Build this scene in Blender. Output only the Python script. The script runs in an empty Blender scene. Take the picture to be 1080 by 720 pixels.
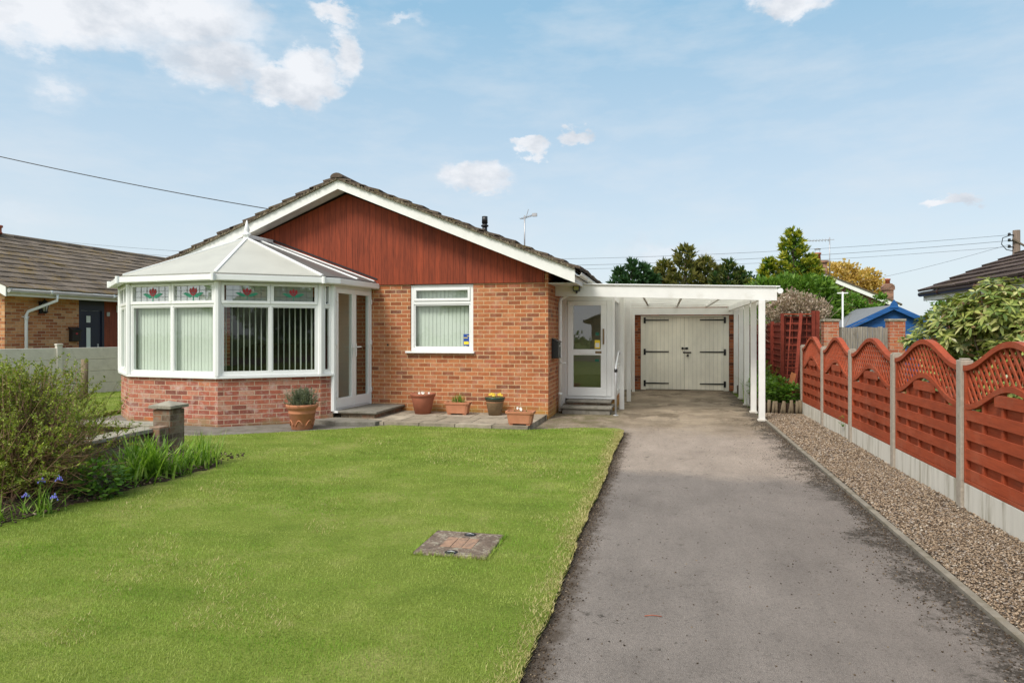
import bpy, math, random
import numpy as np
from mathutils import Vector, Matrix
random.seed(7); rng = np.random.default_rng(11)
R = math.radians; PI = math.pi
scene = bpy.context.scene
col = scene.collection

# ------------------------------------------------------------------ node helpers
class NT:
    def __init__(s, name):
        m = bpy.data.materials.new(name); m.use_nodes = True
        s.m = m; s.t = m.node_tree; s.t.nodes.clear()
        s.out = s.t.nodes.new('ShaderNodeOutputMaterial')
    def n(s, kind, **kw):
        nd = s.t.nodes.new(kind)
        for k, v in kw.items(): setattr(nd, k, v)
        return nd
    def put(s, sock, v):
        if hasattr(v, 'is_output') or isinstance(v, bpy.types.NodeSocket): s.t.links.new(v, sock)
        elif v is not None:
            if isinstance(v, (tuple, list)) and len(v) == 3 and len(getattr(sock, 'default_value', (0,)*3)) == 4: v = (*v, 1)
            sock.default_value = v
    def coord(s, kind='Object', sc=(1, 1, 1), rot=(0, 0, 0)):
        c = s.n('ShaderNodeTexCoord'); mp = s.n('ShaderNodeMapping')
        s.t.links.new(c.outputs[kind], mp.inputs['Vector'])
        mp.inputs['Scale'].default_value = sc; mp.inputs['Rotation'].default_value = rot
        return mp.outputs[0]
    def pos(s, sc=(1, 1, 1)):
        g = s.n('ShaderNodeNewGeometry'); mp = s.n('ShaderNodeMapping')
        s.t.links.new(g.outputs['Position'], mp.inputs['Vector']); mp.inputs['Scale'].default_value = sc
        return mp.outputs[0]
    def noise(s, vec, scale, detail=4, rough=.6, dist=0):
        nd = s.n('ShaderNodeTexNoise'); s.put(nd.inputs['Vector'], vec)
        nd.inputs['Scale'].default_value = scale; nd.inputs['Detail'].default_value = detail
        nd.inputs['Roughness'].default_value = rough; nd.inputs['Distortion'].default_value = dist
        return nd.outputs['Fac']
    def voro(s, vec, scale, out='Distance', feature='F1'):
        nd = s.n('ShaderNodeTexVoronoi', feature=feature); s.put(nd.inputs['Vector'], vec)
        nd.inputs['Scale'].default_value = scale
        return nd.outputs[out]
    def ramp(s, fac, stops, interp='LINEAR'):
        nd = s.n('ShaderNodeValToRGB'); s.put(nd.inputs[0], fac); cr = nd.color_ramp; cr.interpolation = interp
        while len(cr.elements) > 1: cr.elements.remove(cr.elements[-1])
        for i, (p, c) in enumerate(stops):
            e = cr.elements[0] if i == 0 else cr.elements.new(p)
            e.position = p
            if isinstance(c, (int, float)): c = (c, c, c)
            e.color = (*c[:3], 1)
        return nd.outputs[0]
    def mix(s, f, a, b, mode='MIX'):
        nd = s.n('ShaderNodeMix', data_type='RGBA', blend_type=mode)
        s.put(nd.inputs[0], f); s.put(nd.inputs[6], a); s.put(nd.inputs[7], b)
        return nd.outputs[2]
    def math(s, op, a, b=None, c=None, clamp=False):
        nd = s.n('ShaderNodeMath', operation=op, use_clamp=clamp)
        s.put(nd.inputs[0], a)
        if b is not None: s.put(nd.inputs[1], b)
        if c is not None: s.put(nd.inputs[2], c)
        return nd.outputs[0]
    def bump(s, h, strength=.3, dist=.01, normal=None):
        nd = s.n('ShaderNodeBump'); nd.inputs['Strength'].default_value = strength; nd.inputs['Distance'].default_value = dist
        s.put(nd.inputs['Height'], h)
        if normal is not None: s.put(nd.inputs['Normal'], normal)
        return nd.outputs[0]
    def sep(s, vec):
        nd = s.n('ShaderNodeSeparateXYZ'); s.put(nd.inputs[0], vec); return nd.outputs
    def bsdf(s, color, rough=.6, metal=0, normal=None, spec=.5, alpha=None):
        b = s.n('ShaderNodeBsdfPrincipled')
        s.put(b.inputs['Base Color'], color); s.put(b.inputs['Roughness'], rough); b.inputs['Metallic'].default_value = metal
        b.inputs['Specular IOR Level'].default_value = spec
        if normal is not None: s.put(b.inputs['Normal'], normal)
        s.t.links.new(b.outputs[0], s.out.inputs[0])
        return b

def lin(r, g, b):
    f = lambda c: ((c/255+.055)/1.055)**2.4 if c/255 > .04045 else c/255/12.92
    return (f(r), f(g), f(b))
def mul(c, k): return tuple(min(1, x*k) for x in c)

def plain(name, c, var=.12, scale=6, rough=.6, bump=.15, bscale=60, bd=.003, sc=(1,1,1), dirt=None, spec=.4, metal=0, world=False):
    """paint / stone / metal with uneven colour; dirt = (colour, scale, lo, hi, strength)"""
    t = NT(name); v = t.pos(sc) if world else t.coord('Object', sc)
    a = t.noise(v, scale, 6, .65)
    cc = t.ramp(a, [(.3, mul(c, 1-var)), (.7, mul(c, 1+var))])
    if dirt:
        d = t.noise(v, dirt[1], 8, .7)
        f = t.ramp(d, [(dirt[2], 0.), (dirt[3], 1.)])
        f2 = t.math('MULTIPLY', f, dirt[4] if len(dirt) > 4 else 1.)
        cc = t.mix(f2, cc, dirt[0])
    nb = t.noise(v, bscale, 5, .7)
    t.bsdf(cc, rough, metal, t.bump(nb, bump, bd), spec)
    return t.m

def brick(name, stops, mortar, white=0., rowh=.075, bw=.225, soot=None, wear=0.):
    t = NT(name); c = t.n('ShaderNodeTexCoord'); uv = c.outputs['UV']
    # a little wobble in the coursing
    nz = t.n('ShaderNodeTexNoise'); t.put(nz.inputs['Vector'], uv); nz.inputs['Scale'].default_value = 9
    ad = t.n('ShaderNodeVectorMath', operation='SCALE'); t.put(ad.inputs[0], nz.outputs['Color']); ad.inputs['Scale'].default_value = .006
    ad2 = t.n('ShaderNodeVectorMath', operation='ADD'); t.put(ad2.inputs[0], uv); t.put(ad2.inputs[1], ad.outputs[0])
    b = t.n('ShaderNodeTexBrick'); t.put(b.inputs['Vector'], ad2.outputs[0])
    b.inputs['Color1'].default_value = (0, 0, 0, 1); b.inputs['Color2'].default_value = (1, 1, 1, 1); b.inputs['Mortar'].default_value = (.5, .5, .5, 1)
    b.inputs['Scale'].default_value = 1; b.inputs['Mortar Size'].default_value = .0062; b.inputs['Mortar Smooth'].default_value = .25
    b.inputs['Bias'].default_value = 0; b.inputs['Brick Width'].default_value = bw; b.inputs['Row Height'].default_value = rowh
    cc = t.ramp(b.outputs['Color'], stops)
    n1 = t.noise(uv, 14, 6, .7); cc = t.mix(.55, cc, t.ramp(n1, [(.25, .42), (.5, 1.), (.8, 1.5)]), 'MULTIPLY')
    n0 = t.noise(uv, 1.1, 3, .5); cc = t.mix(.35, cc, t.ramp(n0, [(.3, .62), (.7, 1.3)]), 'MULTIPLY')
    if white:
        w = t.ramp(t.noise(uv, 5, 7, .75), [(.49, 0.), (.68, 1.)]); cc = t.mix(t.math('MULTIPLY', w, white), cc, (.55, .45, .40))
    if wear:
        w = t.ramp(t.noise(uv, 7, 8, .75), [(.50, 0.), (.62, 1.)]); cc = t.mix(t.math('MULTIPLY', w, wear), cc, (.20, .18, .135))
    mo = t.mix(.5, mortar, t.ramp(t.noise(uv, 30, 4), [(.2, .6), (.8, 1.3)]), 'MULTIPLY')
    cc = t.mix(b.outputs['Fac'], cc, mo)
    if soot:   # green and dark splash zone close to the ground
        z = t.sep(t.n('ShaderNodeNewGeometry').outputs['Position'])[2]
        zn = t.math('ADD', z, t.math('MULTIPLY', t.noise(uv, 2.2, 5, .7), -soot[1]))
        f = t.ramp(t.math('MULTIPLY_ADD', zn, .5, .5), [(.5+soot[2]*.5, soot[3]), (.5+(soot[2]+soot[4])*.5, 0.)])
        cc = t.mix(f, cc, soot[0])
    h = t.math('SUBTRACT', t.math('MULTIPLY', t.noise(uv, 60, 6, .7), .35), b.outputs['Fac'])
    t.bsdf(cc, .88, 0, t.bump(h, .7, .006), .25)
    return t.m

def leafmat(name, stops, rough=.5, trans=.35, tint=1.0):
    t = NT(name); g = t.n('ShaderNodeNewGeometry')
    c = t.ramp(g.outputs['Random Per Island'], stops)
    p = t.noise(t.pos(), 2.3, 3); c = t.mix(.45, c, t.ramp(p, [(.3, .68), (.7, 1.25)]), 'MULTIPLY')
    b = t.bsdf(c, rough, 0, None, .35)
    tr = t.n('ShaderNodeBsdfTranslucent'); t.put(tr.inputs[0], t.mix(1., c, (1.1, 1.15, .6), 'MULTIPLY'))
    mx = t.n('ShaderNodeMixShader'); mx.inputs[0].default_value = trans
    t.t.links.new(b.outputs[0], mx.inputs[1]); t.t.links.new(tr.outputs[0], mx.inputs[2]); t.t.links.new(mx.outputs[0], t.out.inputs[0])
    return t.m

def woodmat(name, c, board=.14, axis=0, seam=.55, var=.18, rough=.7, grain=(1, 1, 1), fade=None, edge=.05, bvar=.4):
    """stained boards: seams every `board` metres along `axis` (None: no seams), grain stretched by `grain`"""
    t = NT(name); v = t.coord('Object'); s = t.sep(v)
    g = t.noise(t.coord('Object', grain), 9, 8, .7)
    cc = t.ramp(g, [(.28, mul(c, 1-var*1.8)), (.5, c), (.75, mul(c, 1+var*1.4))])
    h = t.math('MULTIPLY', g, .3)
    if axis is not None:
        q = t.math('DIVIDE', s[axis], board); fr = t.math('FRACT', t.math('ADD', q, 50.))
        fl = t.n('ShaderNodeTexWhiteNoise', noise_dimensions='1D'); t.put(fl.inputs['W'], t.math('FLOOR', t.math('ADD', q, 50.)))
        cc = t.mix(bvar, cc, t.ramp(fl.outputs['Value'], [(0, .68), (1, 1.3)]), 'MULTIPLY')
        e = t.math('ABSOLUTE', t.math('SUBTRACT', fr, .5))
        sm = t.ramp(e, [(.5-edge, 0.), (.5-edge*.25, 1.)])
        cc = t.mix(t.math('MULTIPLY', sm, seam), cc, mul(c, .25))
        h = t.math('SUBTRACT', h, sm)
    lowf = t.ramp(t.noise(t.pos((1, 1, .6)), 1.3, 4, .6), [(.3, .74), (.7, 1.2)]); cc = t.mix(.6, cc, lowf, 'MULTIPLY')
    if fade:
        f = t.ramp(t.noise(t.pos(), fade[1]*.5, 7, .75), [(fade[2], 0.), (fade[3], 1.)]); cc = t.mix(t.math('MULTIPLY', f, fade[4]), cc, fade[0])
    t.bsdf(cc, rough, 0, t.bump(h, .5, .004), .3)
    return t.m

M = {}
M['upvc'] = plain('white upvc', (.80, .81, .80), .03, 3, .32, .03, 20, dirt=((.55, .54, .47), 2.5, .62, .85, .35))
M['paintwhite'] = plain('white painted timber', (.76, .76, .73), .05, 3, .5, .25, 40, dirt=((.45, .42, .33), 4, .58, .8, .45))
M['soffit'] = woodmat('soffit boards', (.70, .70, .67), .09, 1, .5, .04, .45)
M['gcream'] = woodmat('cream painted boards', (.86, .83, .71), .105, 0, .45, .03, .5, (1, 1, .2), bvar=.10)
M['gframe'] = plain('cream frame paint', (.80, .78, .68), .05, 3, .5, .15, 40)
M['trellisred'] = woodmat('faded trellis red', (.21, .036, .019), None, None, 0, .25, .75, (3, 3, 1))
M['black'] = plain('black ironwork', (.012, .012, .013), .2, 20, .45, .2, 60)
M['plasticblack'] = plain('black plastic', (.018, .018, .02), .1, 8, .35, .08, 60)
M['clad'] = woodmat('red stained cladding', (.235, .041, .014), .117, 0, .8, .30, .62, (6, 6, .35), edge=.05)
M['fencered'] = woodmat('red brown fence stain', (.31, .056, .019), None, None, 0, .16, .7, (3, .6, 6), fade=((.42, .18, .11), 5, .5, .8, .45))
M['fencedark'] = woodmat('deep red trellis stain', (.16, .026, .014), None, None, 0, .25, .75, (3, 3, 1))
M['fenceback'] = woodmat('dark red boards', (.085, .016, .010), .11, 0, .8, .25, .75, (3, 3, .5))
M['brick'] = brick('orange red brick', [(0, (.20, .072, .038)), (.12, (.29, .095, .042)), (.3, (.37, .122, .050)), (.55, (.43, .150, .060)), (.8, (.46, .180, .074)), (1, (.39, .122, .060))], (.60, .43, .25), white=.22,
                   soot=((.34, .23, .045), .9, -.42, .6, .22))
M['brickpink'] = brick('pink red brick', [(0, (.20, .075, .055)), (.25, (.34, .10, .065)), (.5, (.40, .125, .075)), (.78, (.44, .175, .11)), (.93, (.48, .24, .16)), (1, (.5, .14, .045))], (.52, .39, .28), white=.75,
                       soot=((.21, .17, .075), .9, -.44, .65, .14))
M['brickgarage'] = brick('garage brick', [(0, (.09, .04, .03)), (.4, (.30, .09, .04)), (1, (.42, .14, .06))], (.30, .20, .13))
M['brickbuff'] = brick('buff orange brick', [(0, (.28, .09, .045)), (.35, (.46, .19, .08)), (.7, (.54, .27, .12)), (1, (.60, .34, .18))], (.50, .38, .25))
M['brickfar'] = brick('brown brick', [(0, (.14, .07, .05)), (1, (.36, .18, .12))], (.34, .27, .2))
M['brickold'] = brick('weathered garden brick', [(0, (.09, .07, .05)), (.5, (.2, .13, .085)), (1, (.29, .14, .08))], (.24, .20, .14), white=.35, wear=.8)
M['brickpier'] = brick('pier brick', [(0, (.34, .09, .045)), (.6, (.46, .15, .07)), (1, (.4, .22, .13))], (.42, .34, .25), white=.5)
M['concrete'] = plain('grey concrete', (.58, .55, .49), .10, 5, .9, .3, 90, dirt=((.24, .22, .17), 7, .55, .75, .6))
M['concretepost'] = plain('aggregate concrete', (.34, .295, .24), .15, 30, .92, .5, 160, dirt=((.15, .13, .09), 12, .55, .75, .6))
M['gravelboard'] = plain('pale gravel board', (.58, .555, .49), .08, 3, .9, .2, 80, sc=(4, 4, .35), dirt=((.22, .19, .115), 2.4, .50, .68, .8), world=True)
M['stone'] = plain('lichened stone', (.31, .285, .225), .2, 9, .93, .9, 45, .012, dirt=((.12, .105, .075), 8, .5, .66, .75))
M['stepstone'] = plain('worn paving', (.20, .185, .155), .22, 6, .9, .5, 50, .006, dirt=((.075, .072, .045), 5, .5, .7, .8))
M['terra'] = plain('terracotta', (.46, .19, .10), .12, 7, .85, .2, 60, dirt=((.52, .36, .27), 4, .55, .8, .5))
M['terradark'] = plain('dull terracotta', (.34, .115, .065), .1, 6, .7, .15, 50, dirt=((.22, .12, .08), 5, .55, .8, .5))
M['glazebrown'] = plain('brown glaze', (.20, .135, .075), .15, 14, .25, .1, 40)
M['glazegreen'] = plain('green glaze', (.018, .055, .04), .15, 14, .2, .05, 40)
M['soil'] = plain('soil', (.055, .035, .022), .4, 30, .98, 1., 60, .02)
M['navy'] = plain('dark blue door paint', (.018, .024, .045), .08, 5, .35, .05, 30)
M['redwood'] = woodmat('red wood panel', (.24, .05, .02), .3, 1, .5, .2, .6, (3, 3, .3))
M['shedblue'] = woodmat('blue shed paint', (.022, .12, .36), .12, 2, .75, .12, .6, (.4, .4, 4))
M['felt'] = plain('roofing felt', (.17, .18, .19), .12, 8, .95, .6, 120)
M['greywood'] = woodmat('weathered grey palings', (.26, .235, .2), .11, 0, .75, .25, .85, (4, 4, .4))
M['logwood'] = woodmat('old log', (.20, .155, .10), None, None, 0, .3, .9, (8, 8, 1))
M['plank'] = woodmat('orange brown plank', (.36, .12, .04), None, None, 0, .2, .7, (6, 6, 1))
M['bark'] = plain('bark', (.10, .075, .05), .3, 12, .95, 1., 25, .02)
M['twig'] = plain('twigs', (.27, .165, .10), .3, 14, .9, .3, 60)
M['metal'] = plain('grey metal', (.42, .42, .43), .1, 9, .4, .1, 60, metal=.6)
M['steelgalv'] = plain('galvanised rail', (.5, .51, .52), .06, 9, .45, .1, 60, metal=.4)
M['pole'] = woodmat('tarred pole', (.15, .115, .09), None, None, 0, .3, .9, (8, 8, .5))
M['cable'] = plain('cable', (.05, .05, .055), .1, 5, .6, .05, 20)
M['brownplastic'] = plain('brown gutter', (.06, .028, .02), .12, 6, .35, .05, 20)
M['blind'] = plain('pale blind fabric', (.70, .74, .66), .05, 3, .8, .15, 90)
M['cream'] = plain('cream interior', (.62, .58, .46), .04, 3, .6, .05, 20)
M['cloth'] = plain('dark upholstery', (.05, .03, .028), .2, 8, .95, .3, 60)
M['carpet'] = plain('floor tiles', (.25, .2, .15), .1, 4, .7, .1, 20)
M['brass'] = plain('brass', (.6, .38, .08), .08, 9, .3, .05, 60, metal=.9)
M['roofpanel'] = None
def roofpanel(name, c, tr):
    t = NT(name); b = t.bsdf(t.ramp(t.noise(t.pos(), 3, 5), [(.3, mul(c, .93)), (.7, mul(c, 1.05))]), .35, 0, None, .5)
    x = t.n('ShaderNodeBsdfTranslucent'); t.put(x.inputs[0], c); mx = t.n('ShaderNodeMixShader'); mx.inputs[0].default_value = tr
    t.t.links.new(b.outputs[0], mx.inputs[1]); t.t.links.new(x.outputs[0], mx.inputs[2]); t.t.links.new(mx.outputs[0], t.out.inputs[0])
    return t.m
M['roofpanel'] = roofpanel('opal polycarbonate', (.62, .61, .54), .3)
M['roofdark'] = roofpanel('tinted polycarbonate', (.20, .20, .19), .3)
M['sheet'] = roofpanel('cream corrugated sheet', (.93, .90, .80), .93)
def glass(name, tint=(.86, .9, .88), base=.05, f=.9, frost=0):
    t = NT(name); tr = t.n('ShaderNodeBsdfTransparent'); t.put(tr.inputs[0], tint)
    g = t.n('ShaderNodeBsdfGlossy'); g.inputs['Roughness'].default_value = .015; t.put(g.inputs[0], (.95, .97, 1))
    t.put(g.inputs['Normal'], t.bump(t.noise(t.coord('Object'), 1.6, 2), .06, .02))
    fr = t.n('ShaderNodeLayerWeight'); fr.inputs[0].default_value = .5
    k = t.math('MULTIPLY_ADD', t.math('POWER', fr.outputs['Facing'], 4.), f, base, clamp=True)
    if frost:
        df = t.n('ShaderNodeBsdfDiffuse'); t.put(df.inputs[0], (.60, .64, .60)); m0 = t.n('ShaderNodeMixShader'); m0.inputs[0].default_value = frost
        t.t.links.new(tr.outputs[0], m0.inputs[1]); t.t.links.new(df.outputs[0], m0.inputs[2]); tr = m0
    mx = t.n('ShaderNodeMixShader'); t.put(mx.inputs[0], k)
    t.t.links.new(tr.outputs[0], mx.inputs[1]); t.t.links.new(g.outputs[0], mx.inputs[2]); t.t.links.new(mx.outputs[0], t.out.inputs[0])
    return t.m
M['glass'] = glass('window glass')
M['glassobs'] = glass('obscured leaded glass', (.62, .68, .62), .22, frost=.42)
M['kerb'] = plain('mossy kerb concrete', (.22, .195, .155), .2, 9, .95, .5, 80, dirt=((.12, .10, .06), 7, .46, .66, .8))
M['glassdoor'] = glass('obscure door glass', (.42, .46, .42), .12)
def flat(name, c, rough=.5): return plain(name, c, .05, 5, rough, .02, 20)
M['red'] = flat('red glass', (.38, .02, .03)); M['green'] = flat('green glass', (.03, .25, .15)); M['lead'] = flat('lead', (.12, .13, .13))
M['stickblue'] = flat('blue sticker', (.02, .07, .30)); M['stickyellow'] = flat('yellow sticker', (.85, .62, .04)); M['stickgreen'] = flat('green sticker', (.01, .12, .07))
M['yellowpetal'] = flat('yellow petals', (.8, .55, .05)); M['lilac'] = flat('blue violet petals', (.22, .22, .75)); M['whitepetal'] = flat('white petals', (.8, .78, .72))
M['potred'] = plain('clay chimney pot', (.36, .10, .05), .12, 7, .8, .2, 50)
M['lamp'] = flat('lamp glass', (.5, .52, .5), .2)
M['flood'] = flat('floodlight lens', (.42, .45, .12), .2)
M['mortar'] = plain('verge mortar', (.20, .165, .11), .35, 14, .95, .8, 60, .01, dirt=((.05, .045, .035), 9, .45, .6, .8))

def tilemat(name, c, lichen, moss, amt=.7):
    t = NT(name); g = t.n('ShaderNodeNewGeometry'); v = t.pos()
    cc = t.ramp(g.outputs['Random Per Island'], [(0, mul(c, .75)), (1, mul(c, 1.3))])
    cc = t.mix(.6, cc, t.ramp(t.noise(v, 16, 6, .75), [(.3, .5), (.7, 1.6)]), 'MULTIPLY')
    l = t.ramp(t.noise(v, 22, 8, .8), [(.56, 0.), (.66, 1.)]); cc = t.mix(t.math('MULTIPLY', l, amt), cc, lichen)
    mm = t.ramp(t.math('MULTIPLY', t.noise(v, 2.1, 5, .6), t.noise(v, 30, 4, .7)), [(.28, 0.), (.36, 1.)]); cc = t.mix(t.math('MULTIPLY', mm, .8), cc, moss)
    t.bsdf(cc, .95, 0, t.bump(t.noise(v, 90, 6, .75), .9, .012), .2)
    return t.m
M['tile'] = tilemat('weathered brown roof tile', (.10, .075, .058), (.26, .235, .18), (.15, .11, .03))
M['tileleft'] = tilemat('mossy grey brown tile', (.135, .108, .085), (.25, .21, .15), (.20, .13, .03), .55)
M['tileright'] = tilemat('dark brown roof tile', (.085, .062, .055), (.15, .12, .1), (.10, .08, .03), .35)
M['tilefar'] = tilemat('dark far tile', (.10, .08, .06), (.18, .15, .1), (.1, .09, .03), .3)

# ------------------------------------------------------------------ geometry helpers
class MB:
    """collects boxes, bars, tubes and lathes in world coordinates; build() links them as ONE mesh object"""
    def __init__(s): s.v = []; s.f = []; s.sm = []; s.mi = []; s.M = None; s.cur = 0
    def P(s, p):
        if s.M is None: s.v.append(tuple(p)); return
        s.v.append(tuple(s.M @ Vector(p)))
    def F(s, idx, smooth=False): s.f.append(tuple(idx)); s.sm.append(smooth); s.mi.append(s.cur)
    def frame(s, o, u, n):   # local axes: a along u, d along n (outward), h up
        u = Vector((*u, 0)).normalized(); n = Vector((*n, 0)).normalized()
        s.M = Matrix(((u.x, n.x, 0, o[0]), (u.y, n.y, 0, o[1]), (0, 0, 1, o[2] if len(o) > 2 else 0), (0, 0, 0, 1))); return s
    def box(s, x0, x1, y0, y1, z0, z1):
        b = len(s.v)
        for p in ((x0,y0,z0),(x1,y0,z0),(x1,y1,z0),(x0,y1,z0),(x0,y0,z1),(x1,y0,z1),(x1,y1,z1),(x0,y1,z1)): s.P(p)
        for q in ((0,3,2,1),(4,5,6,7),(0,1,5,4),(1,2,6,5),(2,3,7,6),(3,0,4,7)): s.F([b+i for i in q])
        return s
    def obox(s, o, a, b, c):  # corner + three edge vectors
        o, a, b, c = map(Vector, (o, a, b, c)); k = len(s.v)
        for p in (o, o+a, o+a+b, o+b, o+c, o+a+c, o+a+b+c, o+b+c): s.P(p)
        flip = a.cross(b).dot(c) < 0
        for q in ((0,3,2,1),(4,5,6,7),(0,1,5,4),(1,2,6,5),(2,3,7,6),(3,0,4,7)): s.F([k+i for i in (q[::-1] if flip else q)])
        return s
    def bar(s, p0, p1, w, d, up=(0, 0, 1)):
        p0, p1 = Vector(p0), Vector(p1); ax = (p1-p0); a = ax.normalized(); up = Vector(up)
        side = a.cross(up)
        if side.length < 1e-4: side = a.cross(Vector((1, 0, 0)))
        side.normalize(); u2 = side.cross(a)
        return s.obox(p0-side*w/2-u2*d/2, ax, side*w, u2*d)
    def extrude(s, pts, vec):   # polygon (3d points) pushed along vec
        pts = [Vector(p) for p in pts]; vec = Vector(vec); nn = Vector((0, 0, 0))
        for i in range(len(pts)): nn += pts[i].cross(pts[(i+1) % len(pts)])
        if nn.dot(vec) < 0: pts = pts[::-1]
        n = len(pts); b = len(s.v)
        for p in pts: s.P(p)
        for p in pts: s.P(p+vec)
        s.F([b+i for i in range(n-1, -1, -1)]); s.F([b+n+i for i in range(n)])
        for i in range(n):
            j = (i+1) % n; s.F((b+i, b+j, b+n+j, b+n+i))
        return s
    def sheet(s, pts):
        b = len(s.v)
        for p in pts: s.P(p)
        s.F([b+i for i in range(len(pts))]); return s
    def tube(s, pts, r, n=10, caps=True, smooth=True):
        pts = [Vector(p) for p in pts]; rs = r if isinstance(r, (list, tuple)) else [r]*len(pts)
        b = len(s.v); prev = None
        for i, p in enumerate(pts):
            d = (pts[min(i+1, len(pts)-1)]-pts[max(i-1, 0)]).normalized()
            if prev is None:
                x = d.orthogonal().normalized()
            else:
                x = (prev - d*prev.dot(d)).normalized()
            prev = x; y = d.cross(x)
            for k in range(n):
                a = 2*PI*k/n; s.P(p+(x*math.cos(a)+y*math.sin(a))*rs[i])
        for i in range(len(pts)-1):
            for k in range(n):
                k2 = (k+1) % n; s.F((b+i*n+k, b+i*n+k2, b+(i+1)*n+k2, b+(i+1)*n+k), smooth)
        if caps:
            s.F([b+k for k in range(n-1, -1, -1)]); s.F([b+(len(pts)-1)*n+k for k in range(n)])
        return s
    def lathe(s, prof, c=(0, 0, 0), n=28, sq=None):   # prof: (radius, z); sq: rectangular cross-section (sx, sy)
        b = len(s.v); m = len(prof)
        for r, z in prof:
            for k in range(n):
                a = 2*PI*(k+.5)/n; x, y = math.cos(a), math.sin(a)
                if sq:
                    e = (abs(x)**8+abs(y)**8)**(-1/8); x, y = x*e*sq[0], y*e*sq[1]
                s.P((c[0]+x*r, c[1]+y*r, c[2]+z))
        for i in range(m-1):
            for k in range(n):
                k2 = (k+1) % n; s.F((b+i*n+k, b+i*n+k2, b+(i+1)*n+k2, b+(i+1)*n+k), not sq)
        if prof[0][0] > 0: s.F([b+k for k in range(n-1, -1, -1)])
        if prof[-1][0] > 0: s.F([b+(m-1)*n+k for k in range(n)])
        return s
    def build(s, name, mat, parent=None, bevel=0, label=None):
        me = bpy.data.meshes.new(name); o = Vector(wloc(parent)) if parent else Vector((0, 0, 0))
        V = [Vector(p) for p in s.v]
        me.from_pydata([tuple(p-o) for p in V], [], s.f)
        mats = mat if isinstance(mat, list) else [mat]
        for m in mats: me.materials.append(m)
        uv = me.uv_layers.new(name='UVMap').data
        for pl in me.polygons:
            pl.use_smooth = s.sm[pl.index]; pl.material_index = min(s.mi[pl.index], len(mats)-1)
            n = pl.normal
            if abs(n.z) < .8:
                t = Vector((-n.y, n.x, 0)).normalized(); w = Vector((0, 0, 1))
            else: t = Vector((1, 0, 0)); w = Vector((0, 1, 0))
            for li in pl.loop_indices:
                p = V[me.loops[li].vertex_index]; uv[li].uv = (p.dot(t), p.dot(w))
        ob = bpy.data.objects.new(name, me); col.objects.link(ob)
        if parent: ob.parent = parent
        if bevel:
            b = ob.modifiers.new('bevel', 'BEVEL'); b.width = bevel; b.segments = 2; b.limit_method = 'ANGLE'; b.angle_limit = R(40)
        if label: ob['label'] = label
        return ob

def wloc(o):
    l = Vector((0, 0, 0))
    while o: l = l+o.location; o = o.parent
    return l
def tag(o, label=None, cat=None, group=None, kind=None):
    if label: o['label'] = label
    if cat: o['category'] = cat
    if group: o['group'] = group
    if kind: o['kind'] = kind
    return o
def thing(name, label, cat, loc=(0, 0, 0), group=None):
    o = bpy.data.objects.new(name, None); o.empty_display_size = .2; col.objects.link(o); o.location = loc
    return tag(o, label, cat, group)
def struct(name, mb, mat): return tag(mb.build(name, mat), kind='structure')

def npmesh(name, verts, k, mat, parent=None, smooth=False):
    """verts (n*k,3): n separate k-gons"""
    o = np.array(wloc(parent)) if parent else np.zeros(3)
    verts = np.asarray(verts, dtype=np.float32).reshape(-1, 3)-o.astype(np.float32)
    nv = len(verts); nf = nv//k
    me = bpy.data.meshes.new(name); me.vertices.add(nv); me.vertices.foreach_set('co', verts.ravel())
    me.loops.add(nv); me.loops.foreach_set('vertex_index', np.arange(nv, dtype=np.int32))
    me.polygons.add(nf); me.polygons.foreach_set('loop_start', np.arange(0, nv, k, dtype=np.int32))
    try: me.polygons.foreach_set('loop_total', np.full(nf, k, dtype=np.int32))
    except Exception: pass
    me.update(calc_edges=True); me.validate()
    for m in (mat if isinstance(mat, list) else [mat]): me.materials.append(m)
    ob = bpy.data.objects.new(name, me); col.objects.link(ob)
    if parent: ob.parent = parent
    return ob
def npmesh_idx(name, verts, faces, mat, parent=None, smooth=False):
    o = np.array(wloc(parent)) if parent else np.zeros(3)
    verts = np.asarray(verts, dtype=np.float32).reshape(-1, 3)-o.astype(np.float32); faces = np.asarray(faces, dtype=np.int32); k = faces.shape[1]; nf = len(faces)
    me = bpy.data.meshes.new(name); me.vertices.add(len(verts)); me.vertices.foreach_set('co', verts.ravel())
    me.loops.add(nf*k); me.loops.foreach_set('vertex_index', faces.ravel())
    me.polygons.add(nf); me.polygons.foreach_set('loop_start', np.arange(0, nf*k, k, dtype=np.int32))
    try: me.polygons.foreach_set('loop_total', np.full(nf, k, dtype=np.int32))
    except Exception: pass
    if smooth: me.polygons.foreach_set('use_smooth', np.ones(nf, dtype=bool))
    me.update(calc_edges=True); me.validate(); me.materials.append(mat)
    ob = bpy.data.objects.new(name, me); col.objects.link(ob)
    if parent: ob.parent = parent
    return ob

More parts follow.
